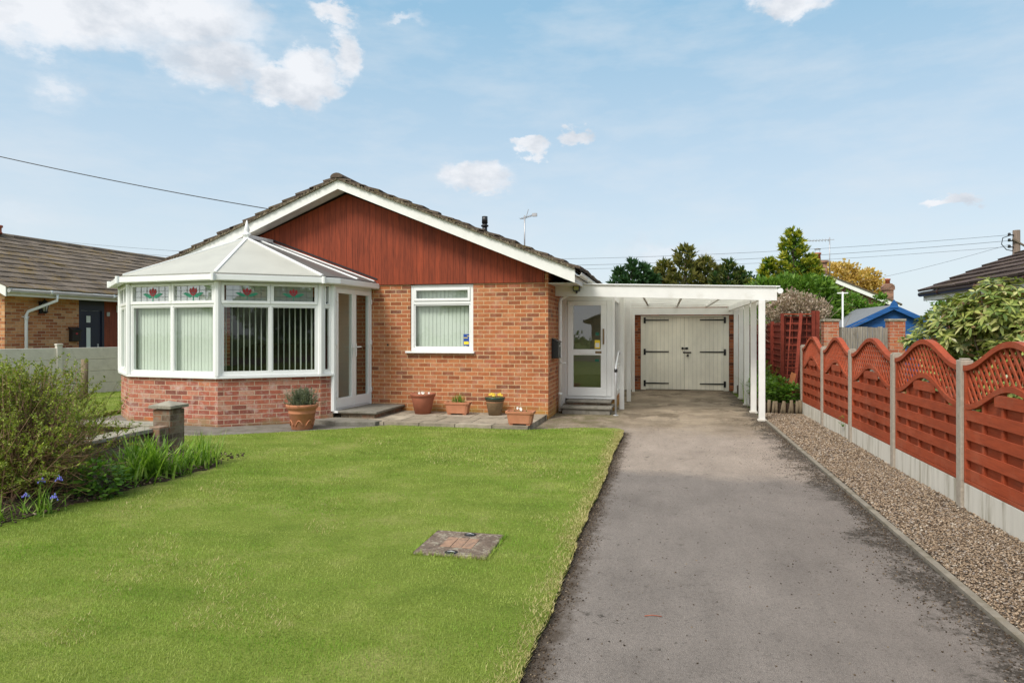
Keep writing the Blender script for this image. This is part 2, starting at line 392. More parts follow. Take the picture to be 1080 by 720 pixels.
def unit(a): return a/np.maximum(np.linalg.norm(a, axis=-1, keepdims=True), 1e-9)
def rdir(n, up=0.): 
    d = rng.normal(size=(n, 3)); d[:, 2] += up; return unit(d)
def leaf_verts(P, D, L, W):
    """diamond leaves: P base, D direction, L length, W width"""
    P = np.asarray(P); n = len(P); L = np.broadcast_to(np.asarray(L, float), (n,))[:, None]; W = np.broadcast_to(np.asarray(W, float), (n,))[:, None]
    S = unit(np.cross(D, rdir(n))); mid = P+D*L*.5
    return np.stack([P, mid+S*W*.5, P+D*L, mid-S*W*.5], axis=1).reshape(-1, 3)
def twig_verts(P0, P1, r0, r1):
    """three-sided tapered twigs -> quads"""
    P0, P1 = np.asarray(P0), np.asarray(P1); n = len(P0); d = unit(P1-P0); a = unit(np.cross(d, rdir(n))); b = np.cross(d, a)
    r0 = np.broadcast_to(np.asarray(r0, float), (n,))[:, None]; r1 = np.broadcast_to(np.asarray(r1, float), (n,))[:, None]
    off = [a*math.cos(t)+b*math.sin(t) for t in (0, 2*PI/3, 4*PI/3)]; q = []
    for i in range(3):
        j = (i+1) % 3; q.append(np.stack([P0+off[i]*r0, P0+off[j]*r0, P1+off[j]*r1, P1+off[i]*r1], axis=1))
    return np.stack(q, axis=1).reshape(-1, 3)
def ribbons(P, az, L, W, lean, droop, segs=4):
    """strap leaves that rise and arch over"""
    n = len(P); out = []; hd = np.stack([np.cos(az), np.sin(az), np.zeros(n)], 1); sd = np.stack([-np.sin(az), np.cos(az), np.zeros(n)], 1)
    ang = lean.copy(); p = np.array(P); w0 = W[:, None]*.5; pl, pr = p-sd*w0, p+sd*w0
    for i in range(segs):
        p = p+(hd*np.sin(ang)[:, None]+np.array([0, 0, 1.])*np.cos(ang)[:, None])*(L/segs)[:, None]
        w = w0*(1-((i+1)/segs)**2*.97); nl, nr = p-sd*w, p+sd*w
        out.append(np.stack([pl, pr, nr, nl], 1)); pl, pr = nl, nr; ang = ang+droop/segs
    return np.stack(out, 1).reshape(-1, 3)
def inblob(n, c, r, shell=.55):
    d = rdir(n); k = (shell+(1-shell)*rng.random(n))[:, None]**.6
    return np.array(c)+d*k*np.array(r), d

def grassmat(name, a, b, c, d):
    t = NT(name); g = t.n('ShaderNodeNewGeometry')
    fresh = t.ramp(g.outputs['Random Per Island'], [(0, a), (1, b)]); pale = t.ramp(g.outputs['Random Per Island'], [(0, c), (1, d)])
    f = t.ramp(t.noise(t.pos((.55, 1.7, 1)), 1.5, 7, .72), [(.38, 0.), (.62, .95)]); col_ = t.mix(f, fresh, pale)
    col_ = t.mix(.75, col_, t.ramp(t.noise(t.pos((.8, 1.5, 1)), 3.2, 6, .7), [(.3, .70), (.7, 1.22)]), 'MULTIPLY')
    bs_ = t.bsdf(col_, .6, 0, None, .3); tr = t.n('ShaderNodeBsdfTranslucent'); t.put(tr.inputs[0], t.mix(1., col_, (1.1, 1.15, .6), 'MULTIPLY'))
    mx = t.n('ShaderNodeMixShader'); mx.inputs[0].default_value = .35
    t.t.links.new(bs_.outputs[0], mx.inputs[1]); t.t.links.new(tr.outputs[0], mx.inputs[2]); t.t.links.new(mx.outputs[0], t.out.inputs[0])
    return t.m
# ================================================================== CAMERA, WORLD, LIGHT
TH = math.atan(160/700)
cam = bpy.data.cameras.new('camera'); co = bpy.data.objects.new('camera', cam); col.objects.link(co); scene.camera = co
cam.sensor_width = 36; cam.lens = 700/1080*36; cam.shift_y = -9/1080; cam.clip_start = .05; cam.clip_end = 1500
co.location = (0, 0, 1.52); co.rotation_euler = (R(90), 0, TH)

SUN_EL, SUN_AZ = R(50), R(-152)     # azimuth clockwise from +Y: behind the camera, to the left
w = bpy.data.worlds.new('World'); scene.world = w; w.use_nodes = True
t = NT.__new__(NT); t.t = w.node_tree; t.t.nodes.clear(); t.m = None
wo = t.n('ShaderNodeOutputWorld'); bg = t.n('ShaderNodeBackground')
sky = t.n('ShaderNodeTexSky', sky_type='NISHITA', sun_disc=False); sky.sun_elevation = SUN_EL; sky.sun_rotation = SUN_AZ
sky.air_density = 1.0; sky.dust_density = 1.2; sky.ozone_density = 1.5; sky.altitude = 50
tc = t.n('ShaderNodeTexCoord'); d = t.sep(tc.outputs['Generated'])
az = t.math('ARCTAN2', d[0], d[1]); el = t.math('ARCSINE', d[2])
cmb = t.n('ShaderNodeCombineXYZ'); t.put(cmb.inputs[0], az); t.put(cmb.inputs[1], el); V = cmb.outputs[0]
# wobble the cloud plane with noise
def wnoise(scale, amp, det=5, sc=(1, 1.6, 1)):
    mp = t.n('ShaderNodeMapping'); t.put(mp.inputs[0], V); mp.inputs['Scale'].default_value = sc
    nz = t.n('ShaderNodeTexNoise'); t.put(nz.inputs['Vector'], mp.outputs[0]); nz.inputs['Scale'].default_value = scale; nz.inputs['Detail'].default_value = det; nz.inputs['Roughness'].default_value = .6
    sb = t.n('ShaderNodeVectorMath', operation='SUBTRACT'); t.put(sb.inputs[0], nz.outputs['Color']); sb.inputs[1].default_value = (.5, .5, .5)
    s2 = t.n('ShaderNodeVectorMath', operation='SCALE'); t.put(s2.inputs[0], sb.outputs[0]); s2.inputs['Scale'].default_value = amp
    return s2.outputs[0], nz.outputs['Fac']
w1, f1 = wnoise(10, .085, 6); w2, f2 = wnoise(38, .040, 8)
a1 = t.n('ShaderNodeVectorMath', operation='ADD'); t.put(a1.inputs[0], V); t.put(a1.inputs[1], w1)
a2 = t.n('ShaderNodeVectorMath', operation='ADD'); t.put(a2.inputs[0], a1.outputs[0]); t.put(a2.inputs[1], w2); VW = a2.outputs[0]
# cumulus: azimuth, elevation, half width, half height (radians), density
CL = [(-.85,.385,.18,.045,1.),(-.70,.405,.12,.04,1.),(-.645,.355,.085,.034,.85),(-.93,.40,.12,.05,1.),(-.555,.335,.048,.030,1.3),(-.515,.355,.038,.028,1.1),(-.467,.392,.020,.032,1.),(-.49,.434,.03,.012,.85),
      (-.39,.437,.032,.009,.4),(-.282,.233,.050,.023,1.2),(-.196,.278,.024,.013,1.3),(-.134,.292,.022,.013,1.2),(.174,.434,.045,.020,1.3),(.357,.160,.026,.008,1.1),
      (-.816,.300,.025,.022,.4),(-.86,.14,.035,.022,.22),(.02,.115,.13,.018,.3),(-.55,.08,.2,.02,.3),(.1,.66,.3,.07,.7),(-1.25,.3,.2,.1,.9),(.95,.3,.3,.08,.8),(-.3,.8,.4,.1,.8)]
acc = None
for (ca, ce, ra, re, k) in CL:
    s1 = t.n('ShaderNodeVectorMath', operation='SUBTRACT'); t.put(s1.inputs[0], VW); s1.inputs[1].default_value = (ca, ce, 0)
    s2 = t.n('ShaderNodeVectorMath', operation='MULTIPLY'); t.put(s2.inputs[0], s1.outputs[0]); s2.inputs[1].default_value = (1/ra, 1/re, 0)
    ln = t.n('ShaderNodeVectorMath', operation='LENGTH'); t.put(ln.inputs[0], s2.outputs[0])
    q = t.math('MULTIPLY', t.math('SUBTRACT', 1.35, ln.outputs['Value'], clamp=True), k)
    acc = q if acc is None else t.math('MAXIMUM', acc, q)
dens = t.ramp(acc, [(.0, 0.), (.18, .12), (.45, .72), (.8, 1.)])
veil = t.ramp(wnoise(5, .1, 7, (1, 3.2, 1))[1], [(.44, 0.), (.78, .50)])
air = t.ramp(el, [(0., (.415, .455, .485)), (.12, (.385, .445, .485)), (.25, (.315, .405, .475)), (.45, (.19, .33, .44)), (.9, (.12, .25, .38))])
air = t.mix(1., air, (10., 10., 10.), 'MULTIPLY')
tinted = t.mix(.82, sky.outputs[0], air)
tinted = t.mix(veil, tinted, (4.3, 4.6, 4.9))
shade = t.ramp(f1, [(.36, 0.), (.56, 1.)])
cloudc = t.mix(shade, (3.55, 3.85, 4.25), (4.95, 5.1, 5.35))
# bright patch added around the sun, unseen behind the camera, as soft fill light
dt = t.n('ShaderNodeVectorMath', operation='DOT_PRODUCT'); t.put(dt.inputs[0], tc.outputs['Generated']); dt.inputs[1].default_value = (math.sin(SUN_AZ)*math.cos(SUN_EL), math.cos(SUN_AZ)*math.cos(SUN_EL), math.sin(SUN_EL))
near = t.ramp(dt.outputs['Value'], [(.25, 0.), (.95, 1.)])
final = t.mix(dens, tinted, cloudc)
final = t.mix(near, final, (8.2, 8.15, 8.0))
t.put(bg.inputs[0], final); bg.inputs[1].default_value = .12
t.t.links.new(bg.outputs[0], wo.inputs[0])

sl = bpy.data.lights.new('sun', 'SUN'); sl.energy = 2.3; sl.angle = R(20); sl.color = (1, .955, .885)
so = bpy.data.objects.new('sun', sl); col.objects.link(so); so.location = (-10, -10, 30)
dv = Vector((math.sin(SUN_AZ)*math.cos(SUN_EL), math.cos(SUN_AZ)*math.cos(SUN_EL), math.sin(SUN_EL)))
so.rotation_euler = dv.to_track_quat('Z', 'Y').to_euler()
scene.view_settings.view_transform = 'Standard'; scene.view_settings.look = 'None'; scene.view_settings.gamma = 1
scene.view_settings.exposure = .58
scene.cycles.max_bounces = 8; scene.cycles.transparent_max_bounces = 12; scene.cycles.use_denoising = True
scene.cycles.caustics_reflective = False; scene.cycles.caustics_refractive = False

# ================================================================== GROUND
LZ = .04
def gmat():
    t = NT('far grass'); v = t.pos()
    c = t.ramp(t.noise(v, .8, 8, .7), [(.3, (.07, .12, .02)), (.5, (.13, .19, .035)), (.7, (.2, .23, .06))])
    c = t.mix(.5, c, t.ramp(t.noise(v, 40, 4), [(.3, .5), (.7, 1.4)]), 'MULTIPLY')
    t.bsdf(c, .95, 0, t.bump(t.noise(v, 60, 6), .8, .03), .1); return t.m
M['grassfar'] = gmat()
def lawnmat():
    t = NT('lawn soil and thatch'); v = t.pos()
    c = t.ramp(t.noise(v, 1.3, 6, .65), [(.3, (.12, .17, .025)), (.52, (.18, .23, .04)), (.72, (.28, .28, .09))])
    c = t.mix(.6, c, t.ramp(t.noise(v, 70, 5), [(.3, .45), (.7, 1.4)]), 'MULTIPLY')
    e = t.ramp(t.math('ADD', t.sep(v)[0], t.math('MULTIPLY', t.noise(v, 5, 5, .7), -.5)), [(.0, 0.)])
    t.bsdf(c, .95, 0, t.bump(t.noise(v, 120, 6), .8, .02), .1); return t.m
M['lawn'] = lawnmat()
def tarmat():
    t = NT('worn tarmac'); v = t.pos(); s = t.sep(v)
    ag = t.voro(v, 170); ag2 = t.noise(v, 260, 4, .8)
    c = t.ramp(ag2, [(.33, (.072, .060, .050)), (.5, (.180, .155, .136)), (.66, (.375, .33, .29))])
    # older, lighter surface near the carport (a real seam across the drive)
    yy = t.math('ADD', s[1], t.math('MULTIPLY', t.math('SUBTRACT', t.noise(v, 1.6, 4, .6), .5), .9))
    f = t.ramp(t.math('MULTIPLY', yy, .05), [(.355, 0.), (.378, 1.)])
    c = t.mix(f, c, t.mix(1., c, (1.6, 1.52, 1.42), 'MULTIPLY'))
    # warm dirt under the carport
    yb = t.math('ADD', s[1], t.math('MULTIPLY', t.math('SUBTRACT', t.noise(v, 1.1, 6, .7), .5), 3.2))
    f = t.ramp(t.math('MULTIPLY', yb, .05), [(.49, 0.), (.56, .85)])
    c = t.mix(f, c, t.mix(.5, t.ramp(t.noise(v, 1.3, 5, .6), [(.35, (.17, .13, .085)), (.65, (.33, .265, .19))]), t.ramp(ag2, [(.3, .6), (.7, 1.35)]), 'MULTIPLY'))
    # broad mottling
    c = t.mix(.45, c, t.ramp(t.noise(v, 1.4, 7, .72), [(.3, .66), (.5, 1.), (.72, 1.30)]), 'MULTIPLY')
    c = t.mix(.5, c, t.ramp(t.noise(t.pos((1, .25, 1)), 3, 6, .7), [(.3, .72), (.7, 1.25)]), 'MULTIPLY')
    c = t.mix(.55, c, t.ramp(t.noise(v, 60, 4, .8), [(.34, .40), (.47, 1.), (.7, 1.25)]), 'MULTIPLY')
    # moss and grit along the right edge, ragged
    xe = t.math('ADD', s[0], t.math('MULTIPLY', t.math('SUBTRACT', t.noise(v, 2.4, 9, .8), .5), 1.9))
    f = t.ramp(xe, [(.0, 0.)]);
    f = t.ramp(t.math('MULTIPLY', xe, .4), [(.56, 0.), (.63, .95)])
    sp = t.ramp(t.noise(v, 22, 7, .85), [(.40, 0.), (.50, 1.)])
    c = t.mix(t.math('MULTIPLY', f, sp), c, (.045, .037, .028))
    # dark scattered spots and damp patches
    f = t.ramp(t.math('MULTIPLY', t.noise(v, 1.9, 6, .7), t.noise(v, 13, 7, .8)), [(.335, 0.), (.39, .8)])
    c = t.mix(f, c, (.04, .034, .026))
    pal = t.ramp(t.noise(v, 7, 8, .75), [(.66, 0.), (.76, .5)]); c = t.mix(pal, c, (.34, .32, .29))
    dm = t.math('MULTIPLY', t.ramp(t.math('MULTIPLY', s[1], .05), [(.54, 0.), (.62, 1.)]), t.ramp(t.noise(t.pos((.8, .5, 1)), 1.5, 7, .7), [(.53, 0.), (.58, .7)])); c = t.mix(dm, c, (.10, .075, .05))
    # pale scrapes left by tyres and chalky stone
    sc = t.ramp(t.noise(t.pos((.7, 9, 1)), 1.6, 6, .75), [(.70, 0.), (.76, .7)]); c = t.mix(sc, c, (.42, .40, .36))
    # left edge: soil creep
    xl = t.math('ADD', s[0], t.math('MULTIPLY', t.math('SUBTRACT', t.noise(v, 9, 6, .7), .5), .35))
    f = t.ramp(t.math('ADD', xl, 1.), [(.44, 1.), (.56, 0.)])
    f = t.math('MULTIPLY', f, t.ramp(t.math('MULTIPLY', s[1], .05), [(.50, 1.), (.525, .0)]))
    c = t.mix(t.math('MULTIPLY', f, .85), c, (.06, .042, .027))
    ap = t.math('MULTIPLY', t.ramp(t.math('MULTIPLY_ADD', s[0], .5, 1.), [(.52, 1.), (.70, 0.)]), t.ramp(t.noise(v, 3.5, 7, .75), [(.42, 0.), (.60, .75)])); c = t.mix(ap, c, (.10, .095, .035))
    # hairline cracks
    cr = t.voro(t.coord('Object', (1, 1, 1)), .9, 'Distance', 'DISTANCE_TO_EDGE')
    h = t.math('ADD', t.math('MULTIPLY', ag, 1.4), t.math('MULTIPLY', ag2, .7))
    t.bsdf(c, .9, 0, t.bump(h, .7, .005), .25); return t.m
M['tarmac'] = tarmat()
def pavemat():
    t = NT('old paving slabs'); v = t.pos(); c0 = t.n('ShaderNodeTexBrick'); t.put(c0.inputs['Vector'], v); c0.inputs['Scale'].default_value = 1
    c0.inputs['Brick Width'].default_value = .6; c0.inputs['Row Height'].default_value = .6; c0.inputs['Mortar Size'].default_value = .008; c0.inputs['Mortar Smooth'].default_value = .5
    c0.inputs['Color1'].default_value = (0, 0, 0, 1); c0.inputs['Color2'].default_value = (1, 1, 1, 1); c0.inputs['Mortar'].default_value = (.5,)*3+(1,); c0.offset = .33
    c = t.ramp(c0.outputs['Color'], [(0, (.24, .205, .155)), (1, (.36, .31, .24))])
    c = t.mix(.8, c, t.ramp(t.noise(v, 4, 8, .75), [(.3, .45), (.5, 1.), (.7, 1.45)]), 'MULTIPLY')
    c = t.mix(t.ramp(t.noise(v, 2.2, 7, .8), [(.55, 0.), (.68, .7)]), c, (.085, .08, .045))
    c = t.mix(c0.outputs['Fac'], c, (.05, .045, .03))
    t.bsdf(c, .93, 0, t.bump(t.math('SUBTRACT', t.math('MULTIPLY', t.noise(v, 50, 6), .4), c0.outputs['Fac']), .7, .012), .2); return t.m
M['paving'] = pavemat()
M['grit'] = plain('grit bed', (.20, .165, .125), .3, 60, .95, 1., 120, .02)
M['path'] = plain('mossy concrete path', (.175, .16, .135), .25, 5, .93, .7, 70, .01, dirt=((.07, .065, .035), 3, .48, .66, .8), world=True)

struct('ground', MB().sheet([(-420, -120, -.03), (420, -120, -.03), (420, 700, -.03), (-420, 700, -.03)]), M['grassfar'])
# lawn edge (world metres), wobbling slightly where it meets the bed
edge_w = lambda y: -.605+.010*math.sin(y*2.1)+.006*math.sin(y*7.3+1)+.004*math.sin(y*17)
lawn_poly = [(-.60, -3)]+[(edge_w(y), y) for y in [1.5+.12*i for i in range(74)]]+[(-.68, 10.42), (-1.2, 10.38), (-2.1, 9.93), (-4.30, 9.96), (-4.74, 9.51), (-5.49, 8.96), (-6.3, 8.42), (-7.1, 8.1), (-7.9, 8.2), (-8.6, 8.7), (-9.7, 9.2), (-10.2, 10.6),
             (-10.2, 16), (-14.4, 16), (-13.9, 13.5), (-15.5, 9.3), (-19, 0), (-19, -3)]
struct('lawn', MB().extrude([(x, y, -.02) for x, y in lawn_poly], (0, 0, LZ+.02)), M['lawn'])
struct('driveway', MB().extrude([(x, y, -.025) for x, y in [(-.9, -6), (1.69, -6), (1.69, 18.3), (-2.1, 18.3), (-2.1, 10.0), (-.9, 10.0)]], (0, 0, .029)), M['tarmac'])
struct('path', MB().extrude([(x, y, -.02) for x, y in [(-9.6, 8.6), (-7.4, 7.9), (-6.3, 8.0), (-4.2, 9.6), (-4.4, 10.3), (-5.2, 11.4), (-9.6, 11.4)]], (0, 0, .056)), M['path'])
struct('patio', MB().extrude([(x, y, -.01) for x, y in [(-5.55, 10.02), (-5.2, 9.85), (-4.35, 9.97), (-2.03, 9.95), (-2.0, 11.515), (-5.5, 11.515)]], (0, 0, .10)), M['paving'])
struct('kerb', MB().box(1.700, 1.748, -6, 12.55, -.05, .022), M['kerb'])
struct('gravel_bed', MB().box(1.756, 2.53, -6, 13.22, -.04, .006), M['grit'])
soil_poly = [(-4.95, 3.2), (-4.93, 4.1), (-4.82, 4.85), (-4.78, 5.6), (-4.68, 6.3), (-4.78, 6.75), (-5.2, 7.0), (-5.75, 7.0), (-5.95, 6.9), (-6.0, 6), (-6.1, 3.2)]
def soil_mesh():
    mb = MB(); nx, ny = 34, 90; xs = np.linspace(-6.1, -4.62, nx); ys = np.linspace(2.6, 7.1, ny)
    edge = lambda y: np.interp(y, [2.6, 3.2, 4.1, 4.85, 5.6, 6.3, 6.75, 7.1], [-4.97, -4.95, -4.93, -4.82, -4.78, -4.70, -4.86, -5.5])
    for j, y in enumerate(ys):
        for i in range(nx):
            x = -6.1+(edge(y)+.03*math.sin(y*9)+6.1)*i/(nx-1); e = i/(nx-1)
            mb.P((x, y, LZ-.03+.075*math.sin(PI*min(1, (1-e)*3)/2)+random.uniform(-.012, .014)))
    for j in range(ny-1):
        for i in range(nx-1): a = j*nx+i; mb.F((a, a+1, a+nx+1, a+nx))
    return mb
struct('flower_bed_soil', soil_mesh(), M['soil'])
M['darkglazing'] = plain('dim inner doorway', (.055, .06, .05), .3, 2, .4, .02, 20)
# ================================================================== HELPERS FOR BUILDINGS
def tiled(name, mat, parent, o, u, up, width, length, gauge, tw=.33, th=.028, jit=.004):
    """overlapping roof tiles: o = eave corner, u = unit vector along the eave, up = unit vector up the slope"""
    mb = MB(); o, u, up = Vector(o), Vector(u).normalized(), Vector(up).normalized(); n = u.cross(up).normalized()
    if n.z < 0: n = -n
    rows = int(math.ceil(length/gauge)); cols = int(math.ceil(width/tw))
    for r in range(rows):
        s0 = r*gauge-.045; s1 = min(length+.01, s0+gauge+.09)
        tilt = up*(s1-s0)-n*(th*.95)
        for c in range(cols):
            off = (tw/2 if r % 2 else 0); a0 = max(0, c*tw-off); a1 = min(width, (c+1)*tw-off)
            if c == cols-1: a1 = width
            if a1-a0 < .02: continue
            j = random.uniform(-jit, jit)
            mb.obox(o+u*(a0+.002)+up*(s0+random.uniform(-.008, .008))+n*(th*1.0+j), u*(a1-a0-.004), tilt, n*th*random.uniform(.9, 1.15))
    mb.build(name, mat, parent)
def pane(mb, a0, a1, h0, h1, d):   # outward-facing single sheet in the current frame
    b = len(mb.v)
    for p in ((a0, d, h0), (a1, d, h0), (a1, d, h1), (a0, d, h1)): mb.P(p)
    mb.F((b, b+1, b+2, b+3))
def ring(mb, a0, a1, h0, h1, w, d0, d1, wb=None, wt=None):
    """rectangular frame butted end to end"""
    wb = wb or w; wt = wt or w
    mb.box(a0, a1, d0, d1, h0, h0+wb); mb.box(a0, a1, d0, d1, h1-wt, h1)
    mb.box(a0, a0+w, d0, d1, h0+wb, h1-wt); mb.box(a1-w, a1, d0, d1, h0+wb, h1-wt)
def rose(mb_r, mb_g, mb_l, a, h, k, d):
    def poly(mb, pts): mb.extrude([(a+x*k, d, h+y*k) for x, y in pts], tuple(N3(mb)*.0022))
    # petals
    poly(mb_r, [(-.04, -.01), (-.062, .03), (-.05, .07), (-.025, .048), (0, .085), (.025, .048), (.05, .07), (.062, .03), (.04, -.01), (0, -.035)])
    for s in (-1, 1):
        poly(mb_g, [(s*x, y) for x, y in [(.015, -.045), (.06, -.055), (.11, -.03), (.165, .0), (.125, .012), (.075, .0), (.03, -.018)]])
    for q in ([(-.03, .06), (-.024, .06), (.003, -.03), (-.003, -.03)], [(.03, .06), (.024, .06), (-.003, -.03), (.003, -.03)], [(-.05, .0), (-.05, .006), (.05, .006), (.05, 0)]):
        mb_l.extrude([(a+x*k, d+.0024, h+y*k) for x, y in q], (0, .001, 0))
    poly(mb_g, [(-.006, -.10), (.006, -.10), (.006, -.035), (-.006, -.035)])
def N3(mb): return Vector((0, 1, 0))
class LMB(MB):   # extrude inside a local frame
    def extrude(s, pts, vec):
        m = s.M; s.M = None
        P = [m @ Vector(p) if m else Vector(p) for p in pts]; v = (m.to_3x3() @ Vector(vec)) if m else Vector(vec)
        MB.extrude(s, P, v); s.M = m; return s
def blind(parent, fr, a0, a1, h0, h1, d, step, width, ang, mat=None):
    mb = LMB(); mb.frame(*fr); x = a0+step*.5; ca, sa = math.cos(ang), math.sin(ang)
    mb.box(a0, a1, d-.02, d+.02, h1-.03, h1)
    while x < a1:
        w = width/2; e = random.uniform(-.05, .05); ca, sa = math.cos(ang+e), math.sin(ang+e)
        pts = [(x-w*ca, d-w*sa), (x, d+.006), (x+w*ca, d+w*sa)]
        for (p, q) in ((pts[0], pts[1]), (pts[1], pts[2])):
            b = len(mb.v)
            for c in ((p[0], p[1], h0), (q[0], q[1], h0), (q[0], q[1], h1-.035), (p[0], p[1], h1-.035)): mb.P(c)
            mb.F((b, b+1, b+2, b+3), True)
        x += step
    return mb.build('vertical_blind', mat or M['blind'], parent)

# ================================================================== THE BUNGALOW
AX, RZ, SL = -5.82, 4.32, .397        # ridge x, bargeboard apex height, slope
roofz = lambda x: RZ-SL*abs(x-AX)
EX = -1.46; XW = -1.98; XL = -9.66; FY = 11.52; BY = 21.0; BGY = 11.14
house = thing('bungalow', 'red brick bungalow with a red boarded gable and white bargeboards', 'house', (AX, FY, 0))
mb = MB()
wx0, wx1, wz0, wz1 = -4.555, -3.35, 1.17, 2.41
mb.box(XL, wx0, FY, FY+.25, 0, 2.42); mb.box(wx1, XW, FY, FY+.25, 0, 2.42); mb.box(wx0, wx1, FY, FY+.25, 0, wz0)
mb.extrude([(-2.06, FY, 2.42), (XW, FY, 2.42), (XW, FY, roofz(XW)-.2), (-2.06, FY, roofz(-2.06)-.2)], (0, .25, 0))
mb.build('front_wall', M['brick'], house)
MB().extrude([(XW-.25, FY+.25, 0), (XW, FY+.25, 0), (XW, FY+.25, roofz(XW)-.2), (XW-.25, FY+.25, roofz(XW)-.2)], (0, BY-FY-.25, 0)).build('side_wall', M['brick'], house)
mb = MB(); mb.box(XL, XL+.25, FY+.25, BY, 0, 2.5); mb.box(XL+.25, XW-.25, BY-.25, BY, 0, 2.5); mb.build('rear_wall', M['brick'], house)
hz = .19
g = [(XL, FY-.03, 2.412), (-2.055, FY-.03, 2.412), (-2.055, FY-.03, roofz(-2.055)-hz), (AX, FY-.03, RZ-hz), (XL, FY-.03, roofz(XL)-hz)]
MB().extrude(g, (0, .029, 0)).build('gable_cladding', M['clad'], house)
MB().box(-2.07, -2.05, FY-.034, FY-.003, 2.40, roofz(-2.06)-hz).build('corner_trim', M['clad'], house)
MB().extrude([(XL+.3, FY+.26, 2.42), (-2.24, FY+.26, 2.42), (AX, FY+.26, RZ-.25)], (0, .02, 0)).build('gable_backing', M['cream'], house)
# bargeboards, soffits, eaves
for sgn in (1, -1):
    ex = AX+sgn*(EX-AX)
    MB().extrude([(AX, BGY, RZ), (ex, BGY, roofz(ex)), (ex, BGY, roofz(ex)-.225), (AX, BGY, RZ-.165)], (0, .024, 0)).build('bargeboard', M['paintwhite'], house, .002)
    MB().extrude([(AX, BGY+.026, RZ-.13), (ex, BGY+.026, roofz(ex)-.18), (ex, BGY+.026, roofz(ex)-.19), (AX, BGY+.026, RZ-.14)], (0, FY-BGY-.06, 0)).build('verge_soffit', M['soffit'], house)
    MB().extrude([(AX, BGY+.03, RZ+.0), (ex, BGY+.03, roofz(ex)), (ex, BGY+.03, roofz(ex)-.1), (AX, BGY+.03, RZ-.1)], (0, BY-BGY, 0)).build('roof_deck', M['bark'], house)
    x0, x1 = (XW+.003, EX-.02) if sgn > 0 else (2*AX-EX+.02, XL-.003)
    MB().box(x0, x1, FY, BY, 2.385, 2.40).build('eaves_soffit', M['soffit'], house)
    xf = EX if sgn > 0 else 2*AX-EX
    MB().box(min(xf, xf-sgn*.024), max(xf, xf-sgn*.024), BGY+.03, BY, 2.37, roofz(EX)-.01).build('fascia_board', M['paintwhite'], house)
    mb = MB(); gx = xf+sgn*.06
    for k in range(7):
        a0, a1 = PI+PI*k/7, PI+PI*(k+1)/7
        p = lambda a, r: (gx+math.cos(a)*r, 2.535+math.sin(a)*r)
        (xa, za), (xb, zb), (xc, zc), (xd, zd) = p(a0, .058), p(a1, .058), p(a1, .053), p(a0, .053)
        mb.extrude([(xa, BGY-.02, za), (xb, BGY-.02, zb), (xc, BGY-.02, zc), (xd, BGY-.02, zd)], (0, BY-BGY, 0))
    mb.build('gutter', M['upvc'], house)
    L = math.hypot(EX-AX, SL*(EX-AX)); up = Vector((-sgn, 0, SL)).normalized()
    tiled('roof_tiles', M['tile'], house, (xf+sgn*.03, BGY-.045, roofz(EX)-.005), (0, 1, 0), up, BY-BGY, L, .30, .33, .044, .010)
    mb = MB()   # mortar bedding under the verge tiles, lumpy
    N = 170
    for k in range(N):
        f0 = k/N; f1 = (k+1.15)/N; xa = xf+(AX-xf)*f0; xb = xf+(AX-xf)*f1
        if sgn*(xb-AX) < 0: xb = AX
        j = random.uniform(-.004, .020); h = .036+random.uniform(-.014, .016)
        mb.extrude([(xa, BGY-.034-j, roofz(xa)+.002), (xb, BGY-.034-j, roofz(xb)+.002), (xb, BGY-.034-j, roofz(xb)+h), (xa, BGY-.034-j, roofz(xa)+h)], (0, .09, 0))
    mb.build('verge_mortar', M['mortar'], house)
mb = MB()
for k in range(22):
    y0 = BGY-.06+k*.45; pts = [(AX+math.cos(a)*.125, y0, RZ+.035+math.sin(a)*.085) for a in [PI*i/8 for i in range(9)]]
    mb.extrude(pts, (0, .44, 0))
mb.build('ridge_tiles', M['tile'], house)
# flue
fl = MB().tube([(-3.81, 14, 3.5), (-3.81, 14, 3.93)], .055, 16); fl.tube([(-3.81, 14, 3.84), (-3.81, 14, 3.87)], .082, 16); fl.tube([(-3.81, 14, 3.91), (-3.81, 14, 4.06)], [.066, .062], 16)
fl.build('flue_pipe', M['plasticblack'], house)
# window
FR = ((wx0, FY+.05, 0), (1, 0), (0, -1)); W = wx1-wx0
mb = LMB(); mb.frame(*FR); ring(mb, .005, W-.005, 1.19, 2.40, .055, -.035, .03); mb.box(.06, W-.06, -.035, .03, 2.045, 2.10); win = mb.build('window', M['upvc'], house, .004)
mb = LMB(); mb.frame(*FR); ring(mb, .064, W-.064, 2.104, 2.342, .045, -.03, .044); mb.build('top_light', M['upvc'], win, .005)
mb = LMB(); mb.frame(*FR); ring(mb, .064, W-.064, 1.248, 2.042, .022, -.03, .018); mb.build('glazing_bead', M['upvc'], win, .003)
mb = LMB(); mb.frame(*FR); pane(mb, .105, W-.105, 2.145, 2.30, 0); pane(mb, .084, W-.084, 1.268, 2.022, -.005); mb.build('glass_pane', M['glass'], win)
blind(win, FR, .07, W-.07, 1.22, 2.05, -.10, .076, .089, .16); blind(win, FR, .07, W-.07, 2.10, 2.35, -.09, .076, .089, .16)
mb = LMB(); mb.frame(*FR); mb.box(-.08, W+.03, -.03, .12, 1.150, 1.186); mb.build('sill', M['upvc'], house, .006)
mb = LMB(); mb.frame(*FR); mb.box(W-.20, W-.075, -.002, 0.001, 1.29, 1.50); st = mb.build('sticker', M['stickblue'], win)
for (xa_, xb_, za_, zb_) in ((-.19, -.10, 1.31, 1.365), (-.195, -.12, 1.425, 1.437), (-.13, -.09, 1.458, 1.47)):
    mb = LMB(); mb.frame(*FR); mb.box(W+xa_, W+xb_, .0015, .003, za_, zb_); mb.build('sticker_mark', M['stickyellow'], win)
